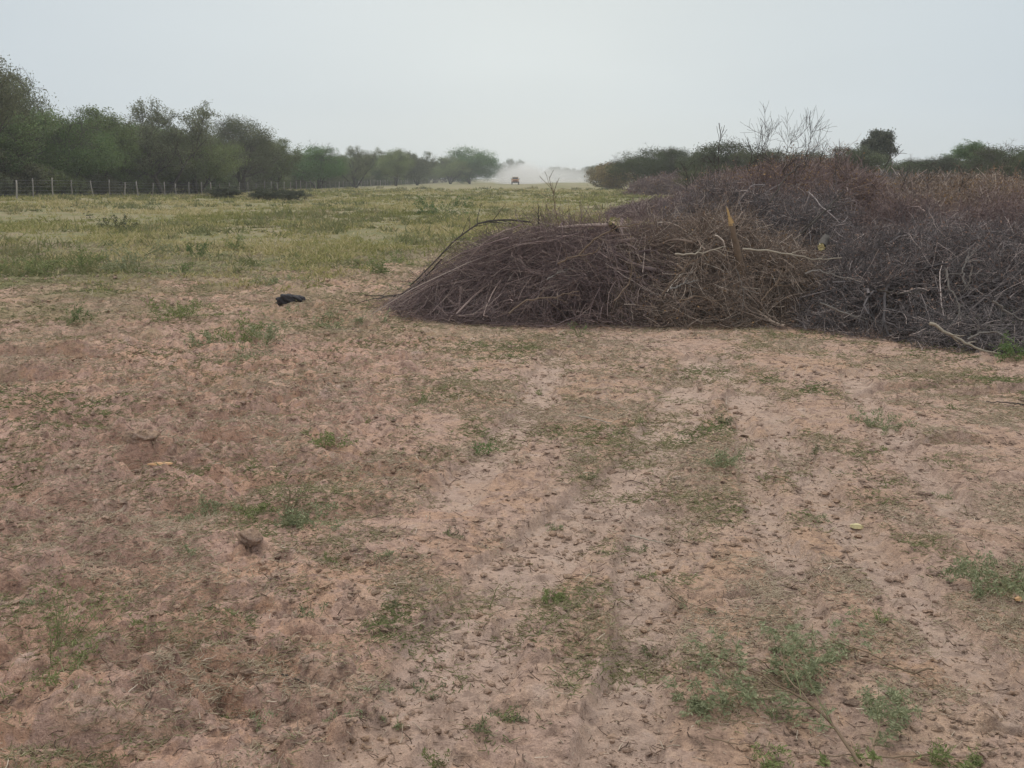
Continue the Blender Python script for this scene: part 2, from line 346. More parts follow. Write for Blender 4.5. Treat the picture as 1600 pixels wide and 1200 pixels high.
c = mix(t, math_(t, 'MULTIPLY', gmask.outputs[0], .8), c, gc)
# wide patches of the field
fn = noise(t, .16, 5, .65, stretch=(1, .45, 1)); fn2 = noise(t, .9, 5, .7, stretch=(1, .5, 1))
fc = ramp(t, math_(t, 'ADD', math_(t, 'MULTIPLY', fn, .5), math_(t, 'MULTIPLY', fn2, .5)), [(.38, (.15, .15, .07)), (.46, (.195, .185, .09)), (.52, (.235, .205, .115)), (.58, (.265, .22, .135)), (.64, (.31, .245, .175))])
c = mix(t, attr(t, 'field'), c, fc)
L(t, c, b.inputs['Base Color'])
bp = N(t, 'ShaderNodeBump'); bp.inputs['Strength'].default_value = 1.0; bp.inputs['Distance'].default_value = .045
L(t, math_(t, 'ADD', math_(t, 'MULTIPLY', n3, .7), math_(t, 'ADD', math_(t, 'MULTIPLY', n4, .45), math_(t, 'MULTIPLY', n5, .2))), bp.inputs['Height']); L(t, bp.outputs[0], b.inputs['Normal'])
m, t, b = mat_base('clod', .95, .1); M['clod'] = m
c, n2, n3, n4, n5 = soil_nodes(t, b); L(t, mix(t, .4, c, ramp(t, attr(t, 'tone'), [(0, (.5, .48, .46)), (1, (1.15, 1.1, 1.05))]), 'MULTIPLY'), b.inputs['Base Color'])
bp = N(t, 'ShaderNodeBump'); bp.inputs['Strength'].default_value = 1.0; bp.inputs['Distance'].default_value = .03; L(t, math_(t, 'ADD', n3, n4), bp.inputs['Height']); L(t, bp.outputs[0], b.inputs['Normal'])

# ------------------------------------------------------------------ ground sheet
def axis_x():
    a = np.arange(0, 3.4, .016).tolist()
    while a[-1] < 3000: a.append(a[-1] + max(.016, (a[-1] - 3.2) * .035 + .016))
    a = np.array(a); return np.r_[-a[::-1], a[1:]]
def axis_y():
    a = [2.0]
    while a[-1] < 3000: a.append(a[-1] + (max(.011, a[-1] * .0034) if a[-1] < 26 else a[-1] * .0034 + (a[-1] - 26) * .02))
    bk = [2.0]
    while bk[-1] > -3000: bk.append(bk[-1] - (.03 + .12 * (2.0 - bk[-1])))
    return np.r_[np.array(bk[1:])[::-1], a]
gx, gy = axis_x(), axis_y(); X, Y = np.meshgrid(gx, gy); xs, ys = X.ravel(), Y.ravel()
Z = height(xs, ys); tr, arc, left = masks(xs, ys)
dd = np.hypot(xs, ys)
def field_mask(x, y):                   # 1 where the green field is, 0 on scraped soil
    e = y - (17.5 - .38 * np.clip(-x, 0, 14) + 8.5 * ss(-1.0, 2.5, x)) + (fbm(x / 3, y / 4, 4, 120) - .5) * 9
    f = ss(.30, .72, ss(-9, 8, e) + 1.1 * (fbm(x / 1.1, y / 1.6, 4, 125) - .5) * ss(16, -9, np.abs(e) - 2))
    bare = ss(-3.6, -.2, x - .05 * (y - 15)) * ss(60, 28, y) * .8            # scraped strip beside the heap
    return np.clip(f - bare * ss(.35, .55, fbm(x / 2, y / 4, 3, 123)), 0, 1)
fld = field_mask(xs, ys)
straw = .04 * ss(4, 6.5, ys) * ss(1.5, -1, xs) + .26 * ss(7, 12, ys) * ss(2, -2, xs) + .28 * (fbm(xs / 1.6, ys / 1.6, 3, 130) - .5) * 2 + .16 * ss(5, 9, ys) * ss(1.5, -2.5, xs) - .25 * tr - .1
ny, nx = X.shape; i = (np.arange(ny - 1)[:, None] * nx + np.arange(nx - 1)[None]).ravel()
g = mk('ground', np.stack([xs, ys, Z], 1), np.stack([i, i + 1, i + nx + 1, i + nx], 1), M['ground'], attrs=dict(track=tr, field=fld, straw=straw, left=left))
g['kind'] = 'structure'
print('ground verts', len(xs))

# ------------------------------------------------------------------ scattered stuff
def stuff(o): o['kind'] = 'stuff'; return o
def fan(n, d0, d1, pw=1.0, s=.62):      # random ground points, denser near the viewer
    d = d0 * (d1 / d0) ** (rng.random(n) ** pw); x = (rng.random(n) * 2 - 1) * (s * d + .6); return x, d
# low creeping grass on the scraped soil
x, y = fan(105000, 2.4, 26, .95)
pm = fbm(x / .9, y / .9, 4, 200); pm2 = fbm(x / .22, y / .22, 3, 210); tr_, _, left_ = masks(x, y)
keep = (pm * .6 + pm2 * .5 - .1 * tr_ + .10 * left_ * ss(3.5, 7, y) + .035 * ss(5, 8, y) * ss(2.5, 0, x) - .045 * ss(6, 3, y) * (1 - left_) + .16 * (rng.random(len(x)) - .5)) > .572
x, y = x[keep], y[keep]; k = 5; n = len(x) * k
bx = np.repeat(x, k) + rng.normal(size=n) * .02 * (1 + np.repeat(y, k) / 7); by = np.repeat(y, k) + rng.normal(size=n) * .02 * (1 + np.repeat(y, k) / 7)
az = rng.random(n) * 6.283; up = .12 + .55 * rng.random(n) ** 2
P = line(np.stack([bx, by, height(bx, by)], 1), np.stack([np.cos(az), np.sin(az), up], 1), (.012 + .02 * rng.random(n)) * (1 + by / 7), 3, .15, -.12)
Vv, Ff, Tt = tubes(P, taper(n, .0013 * (1 + by / 5), .3, 3), 3, tone=np.clip(np.repeat(rng.random(len(x)) * .6 + .3 + 1.6 * (fbm(x / .6, y / .6, 2, 215) - .5), k) + .3 * rng.random(n), 0, 1))
stuff(mk('creeping_grass', Vv, Ff, M['grass_low'], tone=Tt))
# twig litter and dry stalks
x, y = fan(34000, 2.3, 20, .9); n = len(x); az = rng.random(n) * 6.283
P = line(np.stack([x, y, height(x, y) + .003], 1), np.stack([np.cos(az), np.sin(az), .12 * rng.normal(size=n)], 1), (.012 + .05 * rng.random(n) ** 3) * (1 + y / 20), 4, .25)
Vv, Ff, Tt = tubes(P, taper(n, .0011 * (1 + y / 7) * (.6 + rng.random(n)), .6, 4), 3)
stuff(mk('twig_litter', Vv, Ff, M['litter'], tone=Tt))
# crumbs of soil
def lumps(x, y, r, sq=.6):
    n = len(x); t_ = (1 + 5 ** .5) / 2
    ico = nrm(np.array([(-1, t_, 0), (1, t_, 0), (-1, -t_, 0), (1, -t_, 0), (0, -1, t_), (0, 1, t_), (0, -1, -t_), (0, 1, -t_), (t_, 0, -1), (t_, 0, 1), (-t_, 0, -1), (-t_, 0, 1)]))
    fc = np.array([(0, 11, 5), (0, 5, 1), (0, 1, 7), (0, 7, 10), (0, 10, 11), (1, 5, 9), (5, 11, 4), (11, 10, 2), (10, 7, 6), (7, 1, 8), (3, 9, 4), (3, 4, 2), (3, 2, 6), (3, 6, 8), (3, 8, 9), (4, 9, 5), (2, 4, 11), (6, 2, 10), (8, 6, 7), (9, 8, 1)])
    V = ico[None] * (r[:, None] * (1 + .28 * rng.normal(size=(n, 12))))[..., None]; V[:, :, 2] *= sq
    a = rng.random(n) * 6.28; ca, sa = np.cos(a)[:, None], np.sin(a)[:, None]; st = 1 + .5 * rng.random((n, 1))
    vx = V[:, :, 0] * st; V = np.stack([vx * ca - V[:, :, 1] * sa, vx * sa + V[:, :, 1] * ca, V[:, :, 2]], -1)
    V += np.stack([x, y, height(x, y) + r * .25], 1)[:, None]
    return V.reshape(-1, 3), (fc[None] + 12 * np.arange(n)[:, None, None]).reshape(-1, 3), np.repeat(rng.random(n), 12)
x, y = fan(42000, 2.3, 18, .9); kp = fbm(x / .5, y / .5, 3, 230) > .47; x, y = x[kp], y[kp]
r = (.0022 + .011 * rng.random(len(x)) ** 5) * (1 + y / 9)
stuff(mk('soil_crumbs', *lumps(x, y, r)[:2], M['clod'], tone=np.repeat(rng.random(len(x)), 12), smooth=False))
# field grass: tufts of thin blades, coarser with distance
def tufts(x, y, hgt, k, wd, tone, spread=.5):
    n = len(x) * k; rp = lambda a: np.repeat(a, k)
    H = rp(hgt); bx = rp(x) + rng.normal(size=n) * H * spread; by = rp(y) + rng.normal(size=n) * H * spread
    az = rng.random(n) * 6.283; le = .25 + .9 * rng.random(n)
    d = np.stack([np.cos(az) * le, np.sin(az) * le, np.ones(n)], 1)
    b0 = np.stack([bx, by, height(bx, by) - .01], 1); P = line(b0, d, H * (.5 + .7 * rng.random(n)), 3, .18, -.25)
    s = nrm(np.cross(d, rng.normal(size=(n, 3)))); W = (rp(wd) * (.6 + .8 * rng.random(n)))[:, None]
    V = np.stack([P[:, 0] - s * W, P[:, 0] + s * W, P[:, 1] + s * W * .8, P[:, 1] - s * W * .8, P[:, 2] + s * W * .15, P[:, 2] - s * W * .15], 1)
    q = np.arange(n)[:, None] * 6; Fc = np.concatenate([q + np.array([0, 1, 2, 3]), q + np.array([3, 2, 4, 5])])
    return V.reshape(-1, 3), Fc, np.repeat(np.clip(rp(tone) + .2 * rng.normal(size=n), 0, 1), 6)
d_ = 8.5 * (150 / 8.5) ** rng.random(60000); x = (-.62 + .87 * rng.random(60000)) * d_; y = d_
fm = field_mask(x, y); cl = fbm(x / 2.2, y / 3.5, 4, 240)
kp = (rng.random(len(x)) < fm * (.15 + 1.3 * ss(.42, .6, cl))) & ~((x > 4 + .13 * y) & (y > 9)); x, y, cl = x[kp], y[kp], cl[kp]
big = fbm(x / 9, y / 16, 4, 250)
Vv, Ff, Tt = tufts(x, y, (.045 + .10 * rng.random(len(x)) ** 2) * (.5 + .5 * ss(12, 22, y)) * (.7 + 1.2 * cl) * (1 + y / 120), 7, .0035 * (1 + y / 9), np.clip(.45 + 2.4 * (big - .5) + .25 * rng.normal(size=len(x)), 0, 1))
stuff(mk('field_grass', Vv, Ff, M['grass_field'], tone=Tt))
d_ = 17 * (170 / 17) ** rng.random(2000); x = (-.62 + .82 * rng.random(2000)) * d_; y = d_
kp = (field_mask(x, y) > .35) & (fbm(x / 5, y / 9, 3, 260) + .3 * (rng.random(2000) - .5) > .53); x, y = x[kp], y[kp]
Vv, Ff, Tt = tufts(x, y, (.13 + .22 * rng.random(len(x)) ** 2) * (1 + y / 160), 34, .005 * (1 + y / 12), .3 + .5 * rng.random(len(x)) ** 1.5, .8)
stuff(mk('field_weeds', Vv, Ff, M['field_weed'], tone=Tt))

# ------------------------------------------------------------------ trees: a few of each kind, copied
def tree_parts(h, spread, stems, n1, n2, n3, nl, leaf, clump, low=.25, lift=.10, drop=.0, r0=.16, ball=None):
    az = rng.random(stems) * 6.28 + np.arange(stems) * 2.4; le = .12 + spread * (.4 + .6 * rng.random(stems))
    P0 = line(np.stack([np.cos(az) * .12, np.sin(az) * .12, np.zeros(stems) - .1], 1), np.stack([np.cos(az) * le, np.sin(az) * le, np.ones(stems)], 1), h * .82, 9, .12, .02)
    R0 = taper(stems, r0 * h / 8, .2, 9)
    P1, R1 = grow(P0, R0, n1, h * .42, (30, 70), 7, low, .16, lift, .6)
    P2, R2 = grow(P1, R1, n2, h * .22, (30, 70), 5, .2, .2, lift * .6 - drop, .6)
    P3, R3 = grow(P2, R2, n3, h * .10, (30, 75), 4, .25, .25, -drop, .6)
    wood = join([tubes(P0, R0, 7), tubes(P1, R1, 5), tubes(P2, np.maximum(R2, .012), 3), tubes(P3, np.maximum(R3, .008), 3)])
    nl = int(nl * 1.35); idx = rng.integers(0, len(P3), nl); kk = rng.integers(1, 4, nl); clump = clump * 1.2
    C = P3[idx, kk] + rng.normal(size=(nl, 3)) * clump * np.array([1, 1, .7])
    C[:, 2] = np.maximum(C[:, 2], .08)
    if ball is not None:
        ce, ra = np.array(ball[0]), np.array(ball[1]); K_ = 150; a = nrm(rng.normal(size=(K_, 3))); cc = ce + a * ra * (rng.random((K_, 1)) ** .4) * (.88 + .12 * rng.random((K_, 1)))
        idx = rng.integers(0, K_, nl); C = cc[idx] + rng.normal(size=(nl, 3)) * ra * .11; C[:, 2] = np.maximum(C[:, 2], .15); return wood, leaves(C, leaf, .6, tone=np.clip(rng.random(K_)[idx] * .6 + .45 * rng.random(nl), 0, 1)), C
    tn = np.clip(rng.random(len(P3))[idx] * .6 + .45 * rng.random(nl), 0, 1)
    return wood, leaves(C, leaf, .6, tone=tn), C
def make_tree(name, lmat, bark='bark', **kw):
    wood, lf, C = tree_parts(**kw)
    t = thing(name, '', 'tree')
    mk('trunk', wood[0], wood[1], M[bark], t, tone=wood[2]); mk('crown', lf[0], lf[1], M[lmat], t, tone=lf[2], smooth=False)
    t['_h'] = float(np.percentile(C[:, 2], 99.6)); return t
used = set()
def plant(proto, x, y, h, label, group=None, rz=None, wide=1.0, lmat=None, cat=None):
    t = proto if proto.name not in used else proto.copy()
    if proto.name in used:
        COL.objects.link(t)
        for ch in proto.children:
            c2 = ch.copy(); c2.parent = t; COL.objects.link(c2)
    used.add(t.name)
    s = h / proto['_h']; t.location = (x, y, gz(x, y)); t.scale = (s * wide, s * wide, s)
    t.rotation_euler = (0, 0, rng.random() * 6.28 if rz is None else rz)
    t['label'] = label
    if cat: t['category'] = cat
    if group: t['group'] = group
    elif 'group' in t: del t['group']
    if lmat:
        for ch in t.children:
            if ch.name.startswith('crown'): ch.material_slots[0].link = 'OBJECT'; ch.material_slots[0].material = M[lmat]
    return t
rng = np.random.default_rng(5)
TA = make_tree('thorn_tree', 'leaf_olive', h=7, spread=.35, stems=4, n1=8, n2=6, n3=4, nl=26000, leaf=.12, clump=.20, ball=((0, 0, 4.5), (3.7, 3.7, 2.9)))
TB = make_tree('thorn_tree', 'leaf_dull', h=8, spread=.55, stems=4, n1=8, n2=7, n3=5, nl=26000, leaf=.125, clump=.17, lift=.16)
TC = make_tree('thorn_tree', 'leaf_olive', h=6, spread=.5, stems=4, n1=8, n2=6, n3=4, nl=26000, leaf=.12, clump=.20, lift=.02, ball=((.3, 0, 3.4), (4.4, 4.4, 2.4)))
TD = make_tree('thorn_tree', 'leaf_dull', h=7, spread=.4, stems=3, n1=10, n2=6, n3=6, nl=26000, leaf=.13, clump=.2, low=.15)
TG = make_tree('round_tree', 'leaf_green', h=7, spread=.2, stems=3, n1=9, n2=6, n3=4, nl=30000, leaf=.17, clump=.25, low=.12, lift=.02, ball=((0, 0, 4.1), (4.9, 4.9, 3.8)))
BU = make_tree('bush', 'leaf_olive', h=3, spread=.9, stems=6, n1=6, n2=5, n3=4, nl=8000, leaf=.13, clump=.14, low=.1, lift=-.03, r0=.12)
BV = make_tree('bush', 'leaf_dull', h=3, spread=1.1, stems=6, n1=6, n2=5, n3=4, nl=7000, leaf=.12, clump=.14, low=.1, lift=0, r0=.12)
for q in (BU, BV): q['category'] = 'bush'
protos = [TA, TB, TC, TD]
def at_px(px, d): return (px - 800) / F * d
def hh(py, d): return EYE + (278 - py) / F * d
LEFT = [  # px, distance, top row, proto, leaf, label
    (-30, 66, 118, TB, 'leaf_dull', 'tall open thorn tree at the left edge, highest of the fence row'),
    (22, 78, 128, TA, 'leaf_dull', 'tall dull olive thorn tree with ragged top, second from the left edge'),
    (112, 84, 190, TC, 'leaf_green', 'low green tree in the dip beside the tall trees at left edge'),
    (185, 92, 180, TD, 'leaf_olive', 'olive thorn tree left of the tall bushy crown behind the fence'),
    (268, 97, 168, TB, 'leaf_dull', 'high greyish thorn tree crown standing above the fence row'),
    (318, 104, 212, TC, 'leaf_olive', 'lower olive tree between two taller domed crowns of the row'),
    (388, 116, 190, TA, 'leaf_dull', 'broad domed thorn tree directly behind the low dark bushes'),
    (440, 132, 222, TD, 'leaf_olive', 'smaller olive tree on the right flank of the broad domed tree'),
    (502, 150, 232, TC, 'leaf_green', 'bright green flat topped tree behind the fence posts'),
    (560, 176, 232, TB, 'leaf_dull', 'thin topped dull tree right of the bright green flat tree'),
    (622, 215, 236, TA, 'leaf_olive', 'mid distance olive tree halfway down the fence row'),
    (655, 235, 240, TD, 'leaf_dull', 'dull grey green tree before the round green tree'),
    (736, 292, 234, TG, 'leaf_green', 'large round green tree ending the left tree row before the dust'),
    (706, 285, 247, TC, 'leaf_olive', 'low shoulder tree touching the large round green tree'),
    (795, 470, 250, TB, 'leaf_dull', 'faint grey tree showing through the dust left of the track'),
]
for px, d, ty, pr, lm, lb in LEFT:
    plant(pr, at_px(px, d), d, hh(ty, d), lb, lmat=lm, wide=(.85 if px < 60 else 1.05) if pr is not TG else 1.3)
def prof(px, w=None):
    if w is not None: return max(prof(px - w), prof(px), prof(px + w))
    return np.interp(px, [-100, 0, 60, 85, 150, 220, 270, 320, 390, 450, 500, 600, 640, 690, 735, 775], [110, 118, 150, 192, 190, 180, 172, 212, 195, 228, 236, 238, 240, 250, 240, 262])
def zone(d): return ['beside the left edge of the view', 'behind the leftmost fence posts', 'left of the low dark bushes', 'behind the low dark bushes', 'right of the low dark bushes', 'halfway along the fence', 'where the fence posts shrink to dots', 'near the large round green tree', 'past the large round green tree'][int(np.searchsorted([62, 75, 90, 112, 140, 180, 240, 320], d))]
d = 54.
while d < 560:
    off = 6 + 4 * rng.random(); x = -33 + .032 * d - off; px = 800 + F * x / d
    if px > -140:
        h = (hh(prof(px, F * 2.6 / d), d) * (.66 + .26 * rng.random())) if px < 775 else 6 + 2 * rng.random()
        h = min(h, 9.5); q = rng.integers(5)
        plant(protos[rng.integers(4)], x, d, h, ['olive', 'dull grey green', 'olive', 'olive', 'fresh green'][q] + ' front row thorn tree ' + zone(d), 'thorn trees filling the left fence row', wide=1.15 + .3 * rng.random(), lmat=['leaf_olive', 'leaf_dull', 'leaf_olive', 'leaf_olive', 'leaf_green'][q])
    d += 5.0 + d * .012
d = 56.
while d < 420:
    x = -33 + .032 * d - 12 - 7 * rng.random(); px = 800 + F * x / d
    if px > -140: plant(protos[rng.integers(4)], x, d, min(9, hh(prof(px, F * 2.6 / d), d) * (.70 + .18 * rng.random())), 'back row thorn tree ' + zone(d), 'thorn trees filling the left fence row', wide=1.3)
    d += 8 + d * .02
d = 52.
while d < 330:
    x = -33 + .032 * d - 4.8 - 1.5 * rng.random()
    plant((BU, BV)[rng.integers(2)], x, d, 1.7 + 1.3 * rng.random(), 'undergrowth bush below the trees ' + zone(d), 'bushes at the foot of the left tree row', wide=1.35, lmat=['leaf_olive', 'leaf_dull'][rng.integers(2)])
    d += 3.4 + d * .012
# low dark bushes in front of the fence
for px, py, h, lb in ((352, 313, .95, 'low dark bush nearest the left, in front of the wire fence'), (405, 315, .9, 'low dark bush in the middle of three before the fence'), (452, 314, .8, 'low dark bush at the right end of three before the fence')):
    p = gp(px, py); plant(BU, p[0], p[1], h, lb, wide=2.3, lmat='leaf_dark')
# right side and far trees
RIGHT = [
    (868, 560, 262, TC, 'leaf_dull', 'distant grey tree above the dust right of the truck'),
    (886, 600, 264, TD, 'leaf_dull', 'distant hazy tree touching the one above the dust'),
    (912, 520, 266, TB, 'leaf_dull', 'distant low tree at the left end of the right tree line'),
    (942, 190, 256, BU, 'leaf_yellow', 'yellowish brown bush at the far end of the right brush row'),
    (972, 150, 256, BV, 'leaf_yellow', 'yellow leafed bush right of the yellowish brown one, brush row end'),
    (1012, 128, 236, TC, 'leaf_right', 'flat topped dark green tree behind the far brush heap'),
    (1052, 120, 235, TA, 'leaf_right', 'dark green tree right of the flat topped one, far side'),
    (1088, 110, 238, TD, 'leaf_right', 'olive tree left of the feathery green tree behind the brush'),
    (1135, 100, 226, TC, 'leaf_right', 'feathery green tree left of the bare upright twigs'),
    (1200, 92, 236, TB, 'leaf_right', 'olive tree behind the bare upright twigs'),
    (1262, 88, 240, TC, 'leaf_right', 'low olive crown right of the bare upright twigs'),
    (1312, 86, 232, TD, 'leaf_dull', 'dull olive tree immediately left of the lone dark tree'),
    (1405, 84, 252, TC, 'leaf_right', 'low olive tree right of the lone dark tree'),
    (1452, 82, 246, TA, 'leaf_dark', 'dark low tree left of the pale green tree at right'),
    (1492, 96, 226, TD, 'leaf_green', 'pale green loose tree rising near the right edge'),
    (1556, 84, 232, TC, 'leaf_right', 'broad olive tree close to the right edge'),
    (1612, 80, 234, TA, 'leaf_right', 'green tree cut by the right edge of the view'),
]
for px, d, ty, pr, lm, lb in RIGHT:
    plant(pr, at_px(px, d), d, hh(ty, d), lb, lmat=lm, wide=1.35, cat='bush' if pr in (BU, BV) else None)
for k in range(34):
    d = 80 + 110 * rng.random(); px = 1010 + 700 * rng.random()
    if px < 1100: d = 150 + 60 * rng.random(); px = 1040 + 60 * rng.random()
    plant(protos[rng.integers(4)], at_px(px, d), d, hh(262 - 10 * rng.random(), d), 'low olive tree of the right tree line, ' + ('left of the bare twigs' if px < 1165 else 'behind the bare twigs' if px < 1320 else 'just right of the lone dark tree' if px < 1470 else 'near the right edge'), 'trees of the right tree line', wide=1.5, lmat=['leaf_right', 'leaf_dark', 'leaf_dull'][rng.integers(3)])
for k in range(16):
    d = 520 + 300 * rng.random(); px = 770 + 180 * (k + rng.random()) / 16
    plant(protos[rng.integers(4)], at_px(px, d), d, 5 + 3 * rng.random(), 'small hazy tree on the horizon at the end of the track', 'trees on the horizon behind the dust', wide=1.5, lmat='leaf_dull')
for k in range(14):
    d = 300 + 260 * rng.random()
    plant(protos[rng.integers(4)], 20 + .03 * d + 12 * rng.random(), d, 5 + 2 * rng.random(), 'far tree of the right line fading into the dust haze', 'far trees on the right', wide=1.4, lmat='leaf_dull')

# lone dark tree
def lone_tree():
    d = 105.; x = at_px(1357, d); top = hh(203, d)
    t = thing('lone_tree', 'lone dark round headed tree standing above the right tree line', 'tree', (x, d, gz(x, d)))
    P0 = line(np.zeros((1, 3)), np.array([[.05, 0, 1.]]), top * .75, 8, .05); R0 = taper(1, .2, .4, 8)
    P1, R1 = grow(P0, R0, 14, 1.9, (35, 75), 6, .42, .15, .08, .5); P2, R2 = grow(P1, R1, 7, .8, (30, 70), 4, .3, .2, .02, .6)
    w_ = join([tubes(P0, R0, 8), tubes(P1, R1, 5), tubes(P2, R2, 3)])
    mk('trunk', w_[0], w_[1], M['bark_dark'], t, tone=w_[2])
    K_ = 110; a = nrm(rng.normal(size=(K_, 3))); ra = np.array([1.45, 1.45, top * .27]); cc = np.array([.1, 0, top * .70]) + a * ra * (rng.random((K_, 1)) ** .4) * (.74 + .5 * fbm(a[:, 0] * 1.7 + 3, a[:, 2] * 1.7 + 8, 2, 9))[:, None] * np.array([1.12, 1, 1])
    
    C = cc[rng.integers(0, len(cc), 16000)] + rng.normal(size=(16000, 3)) * np.array([.24, .24, .2])
    lf = leaves(C, .17, .6); mk('crown', lf[0], lf[1], M['leaf_dark'], t, tone=lf[2], smooth=False)
lone_tree()

# ------------------------------------------------------------------ wire fence
fence = thing('wire_fence', 'long post and wire fence running along the foot of the left trees', 'fence', (-33 + .032 * 52, 52, 0))
fp = []; s = 50.
while s < 330: fp.append(s); s += 2.6 + .3 * rng.normal() + s * .004
o0 = np.array(fence.location)
for q, s in enumerate(fp):
    x = -33 + .032 * s; z = gz(x, s); hgt = 1.1 + .28 * rng.random(); r0 = .04 + .03 * rng.random(); lean = rng.normal(size=2) * .08
    b0 = np.array([x, s, z - .2]) - o0; tp = b0 + np.array([lean[0], lean[1], hgt + .2])
    P = (b0 + (tp - b0) * np.linspace(0, 1, 5)[:, None])[None] + rng.normal(size=(1, 5, 3)) * .008
    P = np.concatenate([P, P[:, -1:] + np.array([0, 0, .004])], 1)
    V, Fc, T = tubes(P, np.array([[r0, r0 * .97, r0 * .93, r0 * .9, r0 * .85, .003]]), 7)
    mk('post', V, Fc, M['post_wood'], fence, tone=np.full(len(V), rng.random()))
for zz in (.25, .48, .72, .95, 1.12):
    P = np.array([[-33 + .032 * s + .07, s, gz(-33 + .032 * s, s) + zz + .01 * rng.normal()] for s in fp])[None] - o0
    V, Fc, T = tubes(P, np.full((1, len(fp)), .006), 4); mk('wire', V, Fc, M['wire'], fence, tone=T)

# ------------------------------------------------------------------ brush heaps
def heap(label, cx, cy, rx, ry, H, nb, mat, lmat, nleaf, seed, L0=1.6, bias=None, sweep=0., m=(7, 7, 4), leafsz=.03, thick=1., tail=None, rot=0., twr=.0016, kmax=1.12, low=.0, prf=1.15, poke=.17):
    global rng
    rng = np.random.default_rng(seed)
    t = thing('brush_heap', label, 'brush heap', (cx, cy, gz(cx, cy)))
    def env(x, y):
        c_, s_ = math.cos(rot), math.sin(rot); u = (x * c_ + y * s_) / rx; v = (-x * s_ + y * c_) / ry
        r2 = (u * u + v * v) * (1 + .6 * (fbm((x + cx) / .8, (y + cy) / .8, 3, seed + 3) - .5)); return H * np.clip(1 - r2 ** prf, 0, 1) ** .8 * (.6 + .8 * fbm((x + cx) / .9, (y + cy) / .9, 2, seed))
    a = rng.random(nb) * 6.283; rr = np.sqrt(rng.random(nb)) * .88; c_, s_ = math.cos(rot), math.sin(rot)
    u, v = rr * np.cos(a) * rx, rr * np.sin(a) * ry; bx, by = u * c_ - v * s_, u * s_ + v * c_
    bz = env(bx, by) * (.15 + .8 * rng.random(nb)); az = rng.random(nb) * 6.283
    d = np.stack([np.cos(az), np.sin(az), .35 * rng.normal(size=nb)], 1)
    if bias is not None: d = nrm(d) * (1 - sweep) + np.array(bias) * sweep
    P0 = line(np.stack([bx, by, bz], 1), d, L0 * (.6 + .7 * rng.random(nb)), 8, .12); r0 = .007 + .02 * rng.random(nb) ** 3
    P0 -= (P0[:, 4:5] - P0[:, :1]) * .8
    R0 = taper(nb, r0 * thick, .35, 8)
    c_, s_ = math.cos(rot), math.sin(rot)
    def rad(P): return np.hypot((P[..., 0] * c_ + P[..., 1] * s_) / rx, (-P[..., 0] * s_ + P[..., 1] * c_) / ry)
    def fit(P, pk):
        P = P.copy(); r = rad(P); q_ = .97; k = np.where(r > q_, (q_ + .22 * np.tanh((r - q_) * 1.2)) / np.maximum(r, 1e-6), 1); P[..., 0] *= k; P[..., 1] *= k
        e = np.maximum(env(P[..., 0], P[..., 1]), .10); z = P[..., 2]
        z = np.where(z > e * .55, e * .55 + (e * .4 + pk) * np.tanh((z - e * .55) / (e * .5 + .35)), z)
        P[..., 2] = np.where(z < .03, .03 + .3 * np.abs(z - .03), z); return P
    def keep(P, Rr, pk):
        z = P[..., 2]; e = env(P[..., 0], P[..., 1]); lim = e + .06 + pk * rng.random((len(P), 1)) ** 3
        ok = (z < lim)[:, 1:].mean(1) > .7; ok &= (rad(P) < 1.02 + .16 * rng.random((len(P), 1)) ** 2)[:, 1:].all(1); P = P[ok].copy()
        P[..., 2] = np.where(P[..., 2] < .012, .012 + .3 * np.abs(P[..., 2] - .012), P[..., 2]); return P, Rr[ok]
    P0 = fit(P0, poke * .5)
    P1, R1 = grow(P0, R0, m[0], L0 * .55, (20, 55), 7, .05, .13, 0, .55); P1 = fit(P1, poke * .7)
    P2, R2 = grow(P1, R1, m[1] + 2, L0 * .34, (20, 60), 6, .1, .13, -.01, .5); P2, R2 = keep(P2, R2, poke * 2)
    P3, R3 = grow(P2, R2, m[2] + 1, L0 * .19, (25, 70), 4, .15, .16, -.01, .6); P3, R3 = keep(P3, R3, poke * 2.2)
    tn = lambda n: np.clip(rng.random(n) ** 1.6, 0, 1)
    w0 = join([tubes(P0, R0, 5, tn(len(P0))), tubes(P1, np.maximum(R1, .003), 4, tn(len(P1)))])
    mk('branches', w0[0], w0[1], M[mat], t, tone=w0[2])
    w1 = join([tubes(P2, np.maximum(R2, twr * 1.3), 3, tn(len(P2))), tubes(P3, np.maximum(R3, twr), 3, tn(len(P3)))])
    mk('twigs', w1[0], w1[1], M[mat], t, tone=w1[2])
    if nleaf:
        i_ = rng.integers(0, len(P3), nleaf); C = P3[i_, rng.integers(0, 4, nleaf)] + rng.normal(size=(nleaf, 3)) * .02
        lf = leaves(C, leafsz, .55); mk('dry_leaves', lf[0], lf[1], M[lmat], t, tone=lf[2], smooth=False)
    return t
heap('swept heap of thin dark brush at the left end, nearest the grass', .95, 13.0, 2.55, 1.7, 1.22, 130, 'twig_purple', 'deadleaf_purple', 16000, 301, L0=1.6, bias=(-1, -.3, -.5), sweep=.5, m=(9, 8, 3), leafsz=.018, twr=.0017, prf=.95, poke=.08)
heap('brown twiggy brush heap at the front, below the snapped trunk', 2.5, 12.9, 2.1, 1.65, 1.30, 120, 'twig_brown', 'deadleaf', 16000, 302, L0=1.3, bias=(-.2, -.5, -.9), sweep=.4, m=(9, 8, 3), leafsz=.025, twr=.0017)
heap('grey tangled brush heap at the front right, spilling over the soil', 5.4, 11.9, 2.2, 1.9, 1.38, 120, 'twig_grey', 'deadleaf_purple', 26000, 303, L0=1.3, m=(9, 8, 3), leafsz=.03, twr=.0017, thick=1.2)
